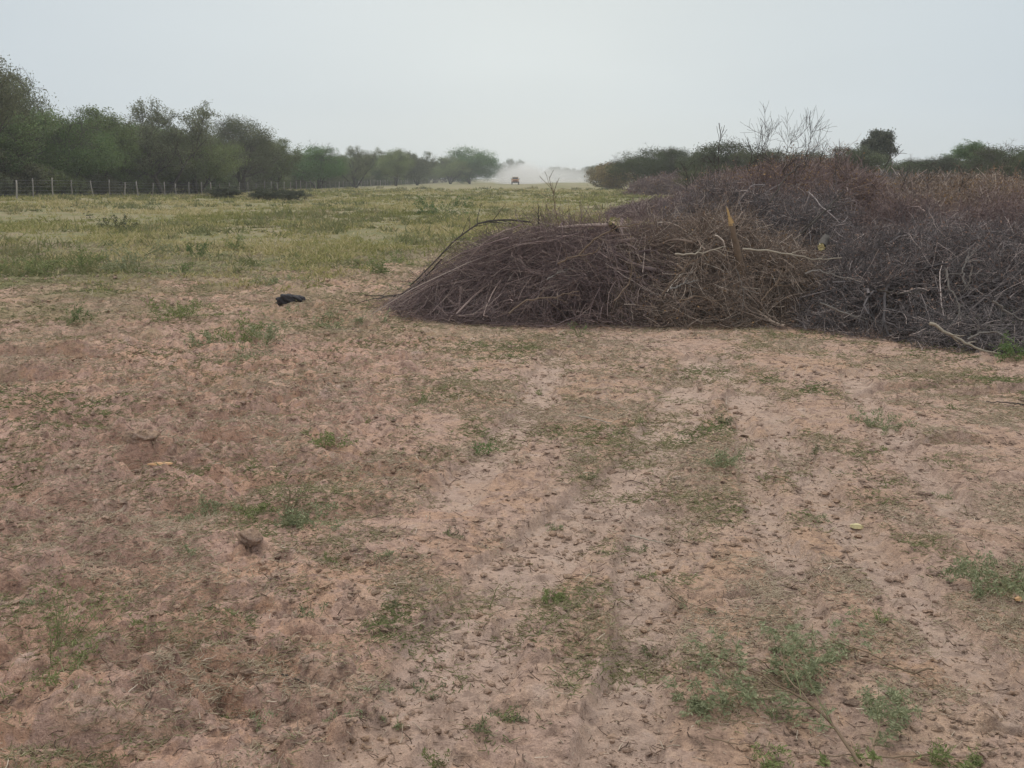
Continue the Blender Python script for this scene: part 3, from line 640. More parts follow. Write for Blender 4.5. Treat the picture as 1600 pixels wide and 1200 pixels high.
heap('low dark grey heap tip at the right edge of the front brush', 5.3, 10.3, 1.35, .85, .50, 46, 'twig_grey', 'leaf_dark', 4000, 304, L0=.9, m=(8, 7, 3), leafsz=.02, twr=.002)
heap('mid brush heap rising behind the snapped trunk', 4.2, 16.2, 2.4, 2.0, 1.8, 100, 'twig_grey', 'deadleaf_purple', 24000, 305, L0=1.3, m=(9, 8, 3), leafsz=.035, twr=.0023, poke=.3)
heap('reddish brown leafy brush heap behind the grey tangled one', 7.3, 15.6, 2.6, 2.2, 1.50, 105, 'twig_purple', 'deadleaf_purple', 42000, 306, L0=1.3, m=(9, 8, 3), leafsz=.035, twr=.0023, poke=.3)
heap('high rusty brush heap under the bare upright twigs', 6.0, 22.0, 2.6, 2.6, 2.45, 120, 'twig_purple', 'deadleaf', 36000, 307, L0=1.6, m=(8, 8, 3), leafsz=.045, twr=.003, poke=.4)
heap('rusty leafed brush heap at the back, right edge', 11.2, 22.5, 3.6, 3.0, 1.6, 115, 'twig_brown', 'deadleaf', 46000, 308, L0=1.6, m=(8, 8, 3), leafsz=.05, twr=.003, poke=.35)
heap('brown brush heap behind the high rusty one', 8.8, 31.5, 3.6, 4.0, 2.45, 120, 'twig_purple', 'deadleaf', 36000, 309, L0=2.0, m=(8, 7, 3), leafsz=.07, twr=.0045, poke=.4)
heap('ochre leafed brush heap in the back row at right', 16.0, 33.0, 4.5, 3.6, 1.75, 115, 'twig_brown', 'deadleaf', 40000, 310, L0=2.0, m=(8, 7, 3), leafsz=.07, twr=.0045, poke=.4)
heap('low spread of purple brown brush behind the swept heap', 7.2, 44.0, 3.3, 5.5, .8, 80, 'twig_purple', 'deadleaf_purple', 12000, 311, L0=1.8, m=(8, 7, 3), leafsz=.07, twr=.007)
heap('brown brush heap in the middle distance right of the low spread', 12.8, 54.0, 4.4, 6.0, 2.0, 110, 'twig_purple', 'deadleaf', 30000, 312, L0=2.4, m=(8, 7, 3), leafsz=.10, twr=.010, poke=.5)
heap('rust coloured brush heap in the right middle distance', 21.0, 50.0, 6.0, 6.0, 1.8, 110, 'twig_brown', 'deadleaf', 34000, 313, L0=2.4, m=(8, 7, 3), leafsz=.10, twr=.010, poke=.5)
heap('farthest purple brown brush heap below the flat topped green tree', 16.5, 104., 5.0, 9.0, 1.9, 90, 'twig_purple', 'deadleaf', 20000, 314, L0=3.0, m=(8, 6, 3), leafsz=.16, twr=.016, poke=.6)
heap('dull brush heap in front of the right tree line', 27.0, 72.0, 8.0, 6.0, 1.8, 100, 'twig_grey', 'deadleaf', 30000, 315, L0=2.8, m=(8, 6, 3), leafsz=.13, twr=.014, poke=.6)
rng = np.random.default_rng(77)

# long whips sweeping off the left end of the front heap
t = thing('swept_whips', 'long thin dark whips trailing over the left end onto the soil', 'branches', (-.4, 13.2, 0))
o0 = np.array(t.location); n = 130
s_ = rng.random(n); a0 = np.stack([-.1 + 1.8 * rng.random(n), 12.2 + 1.6 * rng.random(n), np.zeros(n)], 1); a0[:, 2] = 1.0 + .14 * rng.random(n) - .10 * np.abs(a0[:, 1] - 12.9)
e0 = np.stack([-.4 - 1.35 * rng.random(n) ** .8, 12.0 + 1.6 * rng.random(n), .04 + .1 * rng.random(n)], 1)
tt = np.linspace(0, 1, 12)[None, :, None]; mid = (a0 + e0) / 2 + np.stack([-.05 * np.ones(n), rng.normal(size=n) * .08, .22 + .14 * rng.random(n)], 1)
P = ((1 - tt) ** 2) * a0[:, None] + 2 * tt * (1 - tt) * mid[:, None] + tt ** 2 * e0[:, None]
P += np.cumsum(rng.normal(size=P.shape) * .008, axis=1); Rr = taper(n, .003 + .006 * rng.random(n) ** 3, .3, 12)
C1, R1 = grow(P, Rr, 5, .45, (12, 35), 6, .1, .09, -.06, .6); C1[..., 2] = np.maximum(C1[..., 2], .02)
w_ = join([tubes(P - o0, Rr, 4), tubes(C1 - o0, np.maximum(R1, .0022), 3)]); mk('whips', w_[0], w_[1], M['twig_purple'], t, tone=w_[2])
# two thin dark whips arching out over the soil at the far left
def stick(name, label, pts, r0, r1, mat, K=14, kids=0, klen=.3, kang=(25, 55), cat='branch', wob=.006, sides=7, kid2=0, klift=.0, group=None, twmin=.0018, kmat=None):
    pts = np.array(pts, float); t = thing(name, label, cat, pts[0], group); o0 = pts[0]
    P = smoothpath(pts, K)[None]; P[:, 1:-1] += rng.normal(size=(1, K - 2, 3)) * wob; Rr = np.linspace(r0, r1, K)[None]
    parts = tubes(P - o0, Rr, sides, np.array([.6]))
    if not 0 < kids < 8: mk('limb', parts[0], parts[1], M[mat], t, tone=parts[2])
    if kids:
        C1, R1 = grow(P, Rr, kids, klen, kang, 7, .2, .12, klift, .55); R1 = np.maximum(R1, twmin * 1.3); pp = [tubes(C1 - o0, R1, 4)]
        if kid2: C2, R2 = grow(C1, R1, kid2, klen * .5, kang, 5, .2, .15, klift, .6); pp.append(tubes(C2 - o0, np.maximum(R2, twmin), 3))
        w_ = join(([parts] if kids < 8 else []) + pp); mk('limb' if kids < 8 else 'side_twigs', w_[0], w_[1], M[kmat or mat], t, tone=w_[2])
    return t
stick('arching_branch', 'dark arching branch over the left shoulder of the swept heap', [pd(640, 447, 12.6), pd(665, 425, 12.6), pd(700, 385, 12.7), pd(740, 352, 12.9), pd(775, 340, 13), pd(830, 347, 13.2)], .008, .012, 'bark_dark', kids=14, klen=.35)
stick('trailing_branch', 'long dark trailing branch reaching left across the soil from the heap', [on(545, 462) + [0, 0, .03], on(585, 470) + [0, 0, .05], pd(625, 462, 13), pd(660, 440, 12.9), pd(690, 405, 12.7)], .004, .011, 'bark_dark', kids=12, klen=.4)
stick('trailing_branch', 'lowest thin branch lying on the soil at the left tip of the heap', [on(555, 478) + [0, 0, .02], on(590, 480) + [0, 0, .05], on(640, 482) + [0, 0, .12], pd(700, 470, 12.2)], .004, .010, 'bark_dark', kids=12, klen=.35)
# dry upright sprig on the front heap
stick('dry_sprig', 'small bare sprig standing up from the front heap', [pd(873, 352, 12.6), pd(868, 330, 12.6), pd(864, 300, 12.6), pd(858, 275, 12.6)], .006, .0025, 'bark_brown', kids=9, klen=.28, kang=(20, 40), klift=.06, cat='twig', twmin=.0022)
stick('dry_sprig', 'stubby dark sprig left of the taller bare sprig', [pd(842, 350, 12.5), pd(840, 335, 12.5), pd(843, 322, 12.5)], .009, .004, 'bark_dark', kids=6, klen=.14, cat='twig')
# bare upright twigs against the sky
for k, (pts, lb) in enumerate((
    ([(1180, 300), (1184, 262), (1190, 235), (1205, 200)], 'bare upright branch leaning right, leftmost of three against the sky'),
    ([(1228, 300), (1226, 260), (1228, 235), (1236, 208)], 'bare upright branch in the middle of three against the sky'),
    ([(1250, 290), (1256, 260), (1262, 235), (1270, 205)], 'bare many twigged upright branch, rightmost of three against the sky'))):
    stick('bare_branch', lb, [pd(a, b_, 21.5) for a, b_ in pts], .012, .003, 'bark_dark', kids=13, klen=.62, kang=(18, 50), klift=.08, kid2=6, twmin=.0027, wob=.03)
for k in range(16):
    px = [1075, 1105, 1130, 1150, 1170, 1205, 1215, 1240, 1275, 1300, 1330, 1365, 1410, 1450, 1500, 1560][k]; dd_ = 20 + 5 * rng.random(); ty = np.interp(px, [1050, 1150, 1240, 1330, 1600], [262, 236, 218, 248, 262]) + 14 * rng.random(); lx = rng.normal() * 14
    stick('poking_branch', 'thin loose branch poking out of the top of the brush heaps', [pd(px, 300, dd_), pd(px + lx * .3, (300 + ty) / 2, dd_), pd(px + lx, ty, dd_)], .009, .003, 'bark_dark', kids=9, klen=.42, kang=(20, 55), klift=.05, kid2=3, twmin=.0026, wob=.02, group='loose branches poking from the brush')
stick('bare_branch', 'faint thin upright twig left of the three bare branches', [pd(1123, 255, 24), pd(1122, 235, 24), pd(1126, 210, 24)], .010, .004, 'bark_dark', kids=8, klen=.4, kang=(15, 40), klift=.08, twmin=.004)
stick('bare_branch', 'thin bare twig reaching right beside the lone dark tree', [pd(1382, 262, 24), pd(1393, 244, 24), pd(1408, 236, 24)], .010, .004, 'bark_dark', kids=4, klen=.35, kang=(15, 40), twmin=.004)
stick('leaning_branch', 'dark branch leaning up right from the middle of the brush', [pd(1240, 378, 13.6), pd(1262, 355, 13.8), pd(1290, 330, 14), pd(1318, 300, 14.2)], .018, .008, 'bark_dark', kids=6, klen=.35)
stick('leaning_branch', 'dark branch leaning up towards the bare upright twigs', [pd(1203, 316, 14.3), pd(1225, 280, 14.6), pd(1255, 250, 15)], .013, .006, 'bark_dark', kids=6, klen=.35)
stick('leaning_branch', 'grey curved branch standing in the right brush', [pd(1508, 445, 9.9), pd(1504, 425, 9.95), pd(1512, 400, 10.0)], .010, .005, 'bark_grey', kids=5, klen=.3)

# pale limbs lying over the front heaps
def fr(px, py, d=11.3): return pd(px, py, d)
PB = [([(1055, 397), (1080, 398), (1110, 392), (1135, 385)], 11.6, .012, 'bark_pale', 'pale yellowish branch crossing the brush left of the snapped trunk'),
      ([(1160, 389), (1200, 392), (1240, 397), (1280, 407), (1315, 403)], 11.5, .013, 'bark_pale', 'pale yellowish branch crossing the brush right of the snapped trunk'),
      ([(855, 437), (868, 428), (885, 424)], 11.25, .008, 'bark_grey', 'short pale curved twig on the swept heap'),
      ([(872, 412), (890, 402), (925, 398), (940, 385)], 11.35, .010, 'bark_brown', 'brown forked branch at the middle of the swept heap'),
      ([(795, 490), (812, 472), (840, 467), (880, 460), (905, 455)], 11.05, .010, 'bark_brown', 'thin brown branch low on the swept heap'),
      ([(1048, 452), (1060, 448), (1085, 438)], 11.2, .013, 'bark_grey', 'short grey stub above the foot of the brown heap'),
      ([(1035, 460), (1050, 440), (1078, 410), (1102, 400)], 11.3, .008, 'bark_brown', 'thin brown branch slanting below the pale yellowish one'),
      ([(1150, 420), (1160, 445), (1162, 470)], 11.2, .008, 'bark_grey', 'thin grey branch hanging below the snapped trunk'),
      ([(1258, 428), (1275, 422), (1300, 430), (1335, 437)], 10.9, .010, 'bark_grey', 'grey crooked branch below the yellow cut end'),
      ([(1280, 473), (1300, 480), (1320, 490), (1350, 497), (1385, 505)], 10.6, .011, 'bark_grey', 'long pale grey branch sloping right above the bare soil'),
      ([(1452, 505), (1470, 510), (1485, 525), (1500, 528), (1520, 543), (1560, 552)], 9.45, .016, 'bark_pale', 'pale crooked branch at the foot of the right heap'),
      ([(1512, 530), (1535, 518), (1560, 520), (1585, 535)], 9.5, .011, 'bark_grey', 'grey forked branch arching over the pale crooked one'),
      ([(1478, 420), (1480, 445), (1495, 465), (1500, 495)], 9.9, .011, 'bark_grey', 'grey upright branch in the right heap'),
      ([(1520, 415), (1515, 440), (1505, 455)], 9.8, .008, 'bark_grey', 'short grey branch beside the upright grey branch'),
      ([(1550, 470), (1575, 488), (1605, 505)], 9.6, .012, 'bark_grey', 'grey branch slanting down at the right edge'),
      ([(1370, 452), (1400, 460), (1440, 455)], 10.0, .009, 'bark_dark', 'dark horizontal branch in the grey heap'),
      ([(905, 398), (930, 372), (960, 358), (1000, 350)], 11.7, .012, 'bark_brown', 'brown branch rising towards the yellow tipped stub'),
      ([(1060, 470), (1090, 462), (1120, 470)], 11.1, .008, 'bark_brown', 'thin curved brown branch low in the brown heap'),
      ([(960, 470), (985, 440), (990, 405)], 11.2, .009, 'bark_brown', 'upright brown branch at the left of the brown heap'),
      ([(1190, 470), (1215, 440), (1225, 415)], 11.2, .008, 'bark_brown', 'slanting brown branch right of the hanging grey one')]
for pts, dd_, r0, mt, lb in PB:
    dl = np.linspace(0, .12, len(pts)) * (1 if len(pts) % 2 else -1)
    stick('bare_branch', lb, [fr(a, b_, dd_ + e_) for (a, b_), e_ in zip(pts, dl)], r0, r0 * .45, mt, kids=5, klen=.22, wob=.007)
# snapped trunk with raw wood end
def log(name, label, a, b_, r0, r1, bark, wood, splint=.10, kids=0):
    a = np.array(a, float); b_ = np.array(b_, float); t = thing(name, label, 'log', a); ax = nrm(b_ - a)
    P = (a + (b_ - a) * np.linspace(0, 1, 10)[:, None])[None] - a; P[:, 1:-1] += rng.normal(size=(1, 8, 3)) * r0 * .12
    V, Fc, T = tubes(P, np.linspace(r0, r1, 10)[None] * (1 + .06 * rng.normal(size=(1, 10))), 12, np.array([.5])); mk('bark', V, Fc, M[bark], t, tone=T)
    u = nrm(np.cross(ax, [.3, 1, .2])); v = np.cross(ax, u); ps, rs = [], []
    for k in range(26):                 # torn fibres
        an = rng.random() * 6.28; rr = r1 * .85 * math.sqrt(rng.random()); q = (b_ - a) + (u * math.cos(an) + v * math.sin(an)) * rr - ax * .02
        ln = splint * (.35 + .9 * rng.random()) * (1.2 if math.cos(an) > 0 else .5); ps.append(q + ax * np.linspace(0, ln, 4)[:, None] + rng.normal(size=(4, 3)) * .002); rs.append(np.linspace(r1 * .32, r1 * .05, 4))
    V, Fc, T = tubes(np.array(ps), np.array(rs), 5); mk('torn_end', V, Fc, M[wood], t, tone=T, smooth=False)
    return t
log('snapped_trunk', 'upright snapped trunk with orange torn top in the middle of the brush', pd(1162, 440, 11.9), pd(1143, 349, 11.8), .055, .032, 'bark_brown', 'fresh_wood', .17)
log('cut_log', 'short log with pale yellow cut end in the dark brush', pd(1290, 372, 12.6), pd(1284, 386, 11.3), .05, .045, 'bark_dark', 'yellow_wood', .03)
log('cut_log', 'thin stub with yellow torn tip on top of the swept heap', pd(965, 360, 12.6), pd(953, 349, 12.3), .025, .03, 'bark_dark', 'yellow_wood', .05)

# ------------------------------------------------------------------ chips, clods and the dark lump on the open soil
def chip(name, label, cat, px, py, ln, wd, th, rz, mat, tilt=0., lift=.0):
    p = on(px, py); p[2] += lift; K = 9; s = np.linspace(-1, 1, K)
    V = []
    for q in s:
        w2 = wd * (1 - .75 * q * q) * (1 + .15 * rng.normal()); z2 = th * (1 - .5 * q * q)
        for (a, c2) in ((-1, 0), (-.6, 1), (.5, .9 + .2 * rng.random()), (1, .1), (0, -.3)): V.append((q * ln, a * w2, c2 * z2 + tilt * q * ln))
    V = np.array(V); ca, sa = math.cos(rz), math.sin(rz); V = np.stack([V[:, 0] * ca - V[:, 1] * sa, V[:, 0] * sa + V[:, 1] * ca, V[:, 2]], 1)
    i = np.arange(K - 1)[:, None] * 5; j = np.arange(5)[None]; j2 = (j + 1) % 5
    Fc = np.stack([i + j, i + j2, i + 5 + j2, i + 5 + j], -1).reshape(-1, 4)
    o = mk(name, V, Fc, M[mat], tone=np.full(len(V), .5), smooth=False); o.location = p; return tag(o, label, cat)
chip('wood_splinter', 'flat orange splinter of wood lying on the soil at left', 'wood chip', 252, 745, .078, .026, .010, -.12, 'orange_wood', .06, .028)
chip('wood_chip', 'pale yellow wood chip on the soil at right', 'wood chip', 1340, 812, .035, .02, .02, -.4, 'yellow_wood', 0, .004)
chip('wood_chip', 'small orange chip beside the leafy sprig at the right edge', 'wood chip', 1590, 946, .018, .012, .012, .3, 'orange_wood', 0, .01)
M['dark_lump'] = flat_mat('dark_lump', (.03, .027, .03), .8, ns=20)
M['clod'].name
def blob(name, label, cat, px, py, r, sc, mat, lift=.4, seed=1, rough=.3):
    import bmesh
    bm = bmesh.new(); bmesh.ops.create_icosphere(bm, subdivisions=4, radius=1); V = np.array([v.co[:] for v in bm.verts]); Fc = np.array([[v.index for v in f.verts] for f in bm.faces]); bm.free()
    n1 = fbm(V[:, 0] * 1.6 + V[:, 2] + 9, V[:, 1] * 1.6 - V[:, 2] * .7 + 5, 5, seed) - .5; V = V * (1 + rough * 2.4 * n1)[:, None] * np.array(sc) * r
    p = on(px, py); o = mk(name, V, Fc, M[mat], tone=np.full(len(V), .2 + .5 * rng.random())); o.location = p + np.array([0, 0, r * sc[2] * lift]); o.rotation_euler = (0, 0, rng.random()); return tag(o, label, cat) if label else o
t = thing('charred_wood', 'black charred lump of wood on the grass left of the swept heap', 'charred wood', on(455, 474))
for (px, r, sc, sd_) in ((450, .12, (1.25, .7, .62), 5), (466, .09, (1.2, .8, .6), 6), (437, .055, (1.6, .8, .5), 7)):
    o = blob('lump', None, None, px, 474, r, sc, 'dark_lump', .5, sd_, .5); o.location = o.location - t.location; o.parent = t
    for k_ in ('label', 'category'):
        if k_ in o: del o[k_]
t2 = blob('ash_lump', 'pale grey lump of ash lodged in the black charred wood', 'lump', 457, 468, .045, (1.4, .7, .6), 'litter', 2.2, 8)
for px, py, r, sc, lb in ((392, 862, .045, (1.3, 1, .8), 'brown soil clod standing alone beside the low weeds'), (260, 1080, .028, (1.4, 1, .7), 'small rounded clod near the bottom left'),
                          (1228, 931, .026, (1.1, 1, .8), 'dark small clod in the lower right soil'), (590, 716, .06, (1.8, 1, .6), 'reddish clod right of the centre left weeds'),
                          (905, 1000, .022, (1, 1, .8), 'small reddish clod in the wheel rut foreground'), (420, 628, .06, (.7, 1, 1), 'upright dark clod in the middle left soil'),
                          (225, 722, .06, (1.5, 1, .6), 'broad clod above the orange splinter')):
    blob('soil_clod', lb, 'clod', px, py, r, sc, 'clod', .2, int(px), .45)
stick('dry_stick', 'pale dry stick lying right of centre in the foreground', [on(985, 826) + [0, 0, .01], on(1015, 831) + [0, 0, .012], on(1042, 835) + [0, 0, .01]], .0045, .002, 'bark_pale', cat='stick', wob=.002)
stick('dry_stick', 'thin yellow stalk standing in the foreground rut', [on(765, 932) + [0, 0, .005], gp(775, 922, .03), gp(782, 912, .06)], .003, .0012, 'stem_green', cat='stick', wob=.001)
stick('dry_stick', 'thin dark stick on pale soil at the lower left', [on(440, 1062) + [0, 0, .008], on(476, 1068) + [0, 0, .008]], .003, .002, 'bark_dark', cat='stick', wob=.001)
stick('dry_stick', 'reddish twig lying across the bottom right soil', [on(1100, 1158) + [0, 0, .01], on(1140, 1165) + [0, 0, .014], on(1180, 1170) + [0, 0, .01], on(1215, 1168) + [0, 0, .01]], .0022, .001, 'stem_brown', kids=5, klen=.06, cat='stick', wob=.002, twmin=.0007)
for k, (a, b_, lb) in enumerate((((905, 655), (955, 665), 'two pale straws, the stick in the middle right soil'), ((1600, 640), (1540, 632), 'dark stick at the right edge in front of the heap'))):
    stick('dry_stick', lb, [on(*a) + [0, 0, .02], on((a[0] + b_[0]) / 2, (a[1] + b_[1]) / 2) + [0, 0, .03], on(*b_) + [0, 0, .015]], .006, .003, 'bark_pale' if k == 0 else 'bark_dark', cat='stick', wob=.003)

# ------------------------------------------------------------------ weeds on the soil
def weed(px, py, label, h=.15, w_=.15, stems=8, lm='leaf_blue', sm='stem_green', nl=500, leaf=.02, up=.8, lean=(0, 0), kids=5, name='weed', group=None):
    p = on(px, py); t = thing(name, label, 'weed', p, group)
    az = rng.random(stems) * 6.283; dirs = np.stack([np.cos(az) * (1 + .4 * rng.normal(size=stems)) * w_ + lean[0], np.sin(az) * w_ + lean[1], h * up * (.5 + .8 * rng.random(stems))], 1)
    base = rng.normal(size=(stems, 3)) * .012; base[:, 2] = 0; ln = np.linalg.norm(dirs, axis=1) * 1.05
    P0 = line(base, dirs, ln, 8, .08, -.03); R0 = taper(stems, max(.0016, p[1] * .00028), .4, 8)
    P1, R1 = grow(P0, R0, kids, ln.mean() * .42, (20, 55), 6, .2, .12, .0, .6)
    for q in (P0, P1): q[..., 2] = np.maximum(q[..., 2], .006)
    ww = join([tubes(P0, R0, 4), tubes(P1, np.maximum(R1, p[1] * .00018), 3)]); mk('stems', ww[0], ww[1], M[sm], t, tone=ww[2])
    i_ = rng.integers(0, len(P1), nl); k_ = rng.integers(1, 6, nl); C = P1[i_, k_] + rng.normal(size=(nl, 3)) * leaf * .5; C[:, 2] = np.maximum(C[:, 2], .006)
    lf = leaves(C, leaf, .32, dirs=P1[i_, k_] - P1[i_, k_ - 1] + .0), None
    lf = leaves(C, leaf, .32); mk('leaves', lf[0], lf[1], M[lm], t, tone=lf[2], smooth=False)
    return t
weed(88, 1050, 'tall thin green weed with upright stalks at the lower left', .27, .10, 18, 'leaf_fresh', nl=700, leaf=.014, lean=(.14, .03), kids=5)
weed(105, 1108, 'small green weed below the tall thin weed', .05, .12, 9, 'leaf_fresh', nl=420, leaf=.013)
weed(450, 815, 'dry stalked weed rising among low green weeds left of centre', .17, .07, 14, 'leaf_dull', 'stem_brown', nl=200, leaf=.012)
weed(330, 805, 'low spreading blue green weed at centre left', .06, .17, 14, 'leaf_blue', nl=1200, leaf=.018)
weed(400, 812, 'low green weed between the spreading weed and dry stalks', .05, .08, 9, 'leaf_fresh', nl=500, leaf=.015)
weed(500, 822, 'low blue green weed right of the dry stalks', .055, .16, 14, 'leaf_blue', nl=1100, leaf=.018)
weed(1125, 730, 'rounded grey green weed in the middle of the right soil', .11, .10, 12, 'leaf_blue', nl=700, leaf=.018)
weed(1385, 660, 'low spreading weed below the foot of the right heap', .07, .22, 12, 'leaf_blue', nl=900, leaf=.022)
weed(745, 700, 'small dark green sprig in the centre of the soil', .08, .08, 7, 'leaf_green', nl=300, leaf=.018, lean=(.05, 0))
weed(650, 630, 'thin slanting sprig above the centre of the soil', .14, .05, 5, 'leaf_green', nl=160, leaf=.018, lean=(.16, .05))
weed(520, 705, 'pale low weed left of the reddish clod', .07, .14, 10, 'leaf_fresh', nl=500, leaf=.02)
weed(865, 935, 'small bright weed in the foreground centre', .03, .05, 8, 'leaf_fresh', nl=380, leaf=.012)
weed(490, 980, 'small dark weed in the left foreground', .05, .05, 6, 'leaf_dull', nl=200, leaf=.012)
weed(225, 975, 'tiny round green weed right of the tall thin weed', .035, .035, 7, 'leaf_fresh', nl=260, leaf=.010)
weed(615, 1112, 'tiny pale green seedling near the bottom centre', .025, .025, 5, 'leaf_blue', nl=90, leaf=.010)
weed(690, 1180, 'small green grass weed at the bottom edge', .04, .035, 9, 'leaf_fresh', nl=160, leaf=.012)
weed(1560, 925, 'dense blue green leafy weed cut by the right edge', .11, .17, 16, 'leaf_blue', nl=2400, leaf=.017)
weed(1075, 945, 'wiry brown stalk weed in the lower right soil', .12, .12, 5, 'leaf_dull', 'stem_brown', nl=60, leaf=.01, lean=(-.06, 0), kids=3)
weed(1130, 660, 'small grey weed in the right wheel track', .05, .08, 7, 'leaf_dull', nl=200, leaf=.015)
weed(1275, 710, 'small olive weed on the ridge right of centre', .05, .05, 6, 'leaf_dull', nl=160, leaf=.013)
weed(905, 530, 'thin upright green seedling at the foot of the brown heap', .22, .03, 4, 'leaf_green', nl=120, leaf=.02)
weed(1590, 565, 'bright green leafy sprig at the right edge beside the grey heap', .20, .15, 10, 'leaf_green', nl=700, leaf=.03)
weed(1215, 1125, 'small grey green weed below the leafy fallen branch', .03, .06, 7, 'leaf_blue', nl=200, leaf=.010)
weed(105, 510, 'arching dark green weed on the left soil edge', .27, .22, 8, 'leaf_green', nl=350, leaf=.03)
weed(320, 545, 'green weed left of the tallest middle weed clump', .20, .15, 8, 'leaf_blue', nl=450, leaf=.03)
weed(375, 535, 'bushy green weed clump in the middle left', .28, .30, 14, 'leaf_fresh', nl=1300, leaf=.032)
weed(415, 545, 'green weed at the right end of the middle left clump', .22, .15, 9, 'leaf_blue', nl=500, leaf=.03)
weed(290, 505, 'low green weed behind the middle left clump', .14, .35, 12, 'leaf_fresh', nl=900, leaf=.035)
weed(360, 580, 'slanting thin weed below the middle left clump', .20, .12, 6, 'leaf_blue', nl=250, leaf=.025, lean=(.22, 0))
weed(505, 505, 'low green patch weed below the black charred lump', .10, .55, 16, 'leaf_blue', nl=1500, leaf=.035)
weed(195, 425, 'grey green shrubby weed in the field at left', .45, .35, 10, 'leaf_blue', nl=700, leaf=.05)
weed(225, 400, 'slanting thin grey weed rising from the field at left', .45, .15, 5, 'leaf_blue', nl=180, leaf=.05, lean=(.5, 0))
weed(310, 405, 'dark green weed in the field above the middle left clump', .35, .18, 8, 'leaf_green', nl=400, leaf=.05)
weed(365, 392, 'yellow green weed at the edge of the field', .40, .25, 8, 'leaf_fresh', nl=450, leaf=.05)
weed(130, 425, 'bright yellow green weed in the left field', .50, .25, 10, 'leaf_fresh', nl=700, leaf=.05)
weed(35, 430, 'green weed close to the left edge in the field', .40, .45, 10, 'leaf_fresh', nl=800, leaf=.05)
weed(285, 428, 'small dark weed right of the grey green shrubby one', .20, .15, 6, 'leaf_green', nl=200, leaf=.04)
weed(180, 362, 'small dark shrub in the far left field', .5, .5, 10, 'leaf_dark', nl=600, leaf=.07)
weed(690, 335, 'round green weed clump in the middle of the far field', .7, .9, 12, 'leaf_green', nl=1100, leaf=.10)
weed(575, 430, 'slanting weed on the bare soil beyond the charred lump', .30, .15, 6, 'leaf_green', nl=250, leaf=.04, lean=(.3, 0))
weed(440, 445, 'flat green weed behind the charred lump', .12, .4, 10, 'leaf_blue', nl=600, leaf=.04)
weed(610, 415, 'pale green low weed left of the swept heap', .15, .55, 12, 'leaf_fresh', nl=900, leaf=.045)
weed(640, 455, 'low green weed close beside the swept heap', .10, .4, 10, 'leaf_blue', nl=600, leaf=.04)
for k in range(46):                      # small seedlings dotted over the soil
    px = 30 + 1540 * rng.random(); py = 580 + 580 * rng.random() ** 1.2
    if 1130 < px and 980 < py: px -= 700
    weed(px, py, 'tiny green seedling on the ' + ('upper' if py < 760 else 'middle' if py < 950 else 'lowest') + ' soil, ' + ('left third' if px < 533 else 'middle third' if px < 1067 else 'right third') + ' of the view', .03 + .02 * rng.random(), .04, 6, ['leaf_fresh', 'leaf_fresh', 'leaf_dull', 'leaf_blue'][rng.integers(4)], nl=120, leaf=.012, name='seedling', group='seedlings dotted over the soil', kids=3)

# fallen leafy branches at the bottom right
def leafy_branch(label, paths, mat='stem_brown', lm='leaf_blue', nleaf=1600, leaf=.0145, klen=.13, kids=9, leafy=(0, 99)):
    o0 = np.array(paths[0][0][0]); t = thing('leafy_branch', label, 'branch', o0); pp = []; allP, allR = [], []
    for pts, r0, r1 in paths:
        P = smoothpath(pts, 14)[None]; P[:, 1:-1] += rng.normal(size=(1, 12, 3)) * .003; Rr = np.linspace(r0, r1, 14)[None]; pp.append(tubes(P - o0, Rr, 6)); allP.append(P); allR.append(Rr)
    P = np.concatenate(allP); Rr = np.concatenate(allR); ww = join(pp); mk('limb', ww[0], ww[1], M[mat], t, tone=ww[2])
    C1, R1 = grow(P, Rr, kids, klen, (30, 65), 7, .25, .10, .01, .55); C1[..., 2] = np.maximum(C1[..., 2], .02)
    w2 = tubes(C1 - o0, np.maximum(R1, .0008), 4); mk('side_twigs', w2[0], w2[1], M['stem_green'], t, tone=w2[2])
    # pinnate leaves: a rachis with pairs of leaflets
    i_ = rng.integers(0, len(C1), nleaf // 10); k_ = rng.integers(1, 6, len(i_)); b0 = C1[i_, k_]; T = nrm(C1[i_, k_] - C1[i_, k_ - 1])
    d = nrm(T + .9 * rng.normal(size=T.shape)); Pr = line(b0, d, .035, 6, .08, -.05); rr = tubes(Pr - o0, np.full((len(Pr), 6), .0005), 3)
    side = nrm(np.cross(d, rng.normal(size=d.shape) * .3 + np.array([0, 0, 1.]))); Cs, Ds = [], []
    for q in range(1, 6):
        for sg in (-1, 1): Cs.append(Pr[:, q] + side * sg * leaf * .5); Ds.append(side * sg + d * .3)
    Cs = np.concatenate(Cs); Ds = np.concatenate(Ds); Cs[:, 2] = np.maximum(Cs[:, 2], .012); lf = leaves(Cs - o0, leaf, .36, dirs=Ds * 2)
    lw = join([rr, lf]); mk('leaves', lw[0], lw[1], M[lm], t, tone=lw[2], smooth=False)
    return t
leafy_branch('large fallen branch with blue green leaves at the bottom right', [
    ([gp(1345, 1196, .05), gp(1310, 1145, .05), gp(1275, 1105, .06), gp(1235, 1080, .07), gp(1180, 1050, .07), gp(1110, 1020, .06)], .006, .0015),
    ([gp(1275, 1105, .06), gp(1230, 1060, .08), gp(1220, 1020, .09), gp(1230, 995, .07)], .003, .001),
    ([gp(1235, 1080, .07), gp(1190, 1080, .05), gp(1130, 1085, .04), gp(1075, 1097, .02)], .0025, .001),
    ([gp(1300, 1130, .05), gp(1255, 1040, .08), gp(1280, 1010, .07), gp(1310, 1000, .05)], .0025, .001)], nleaf=4600, kids=15, klen=.17)
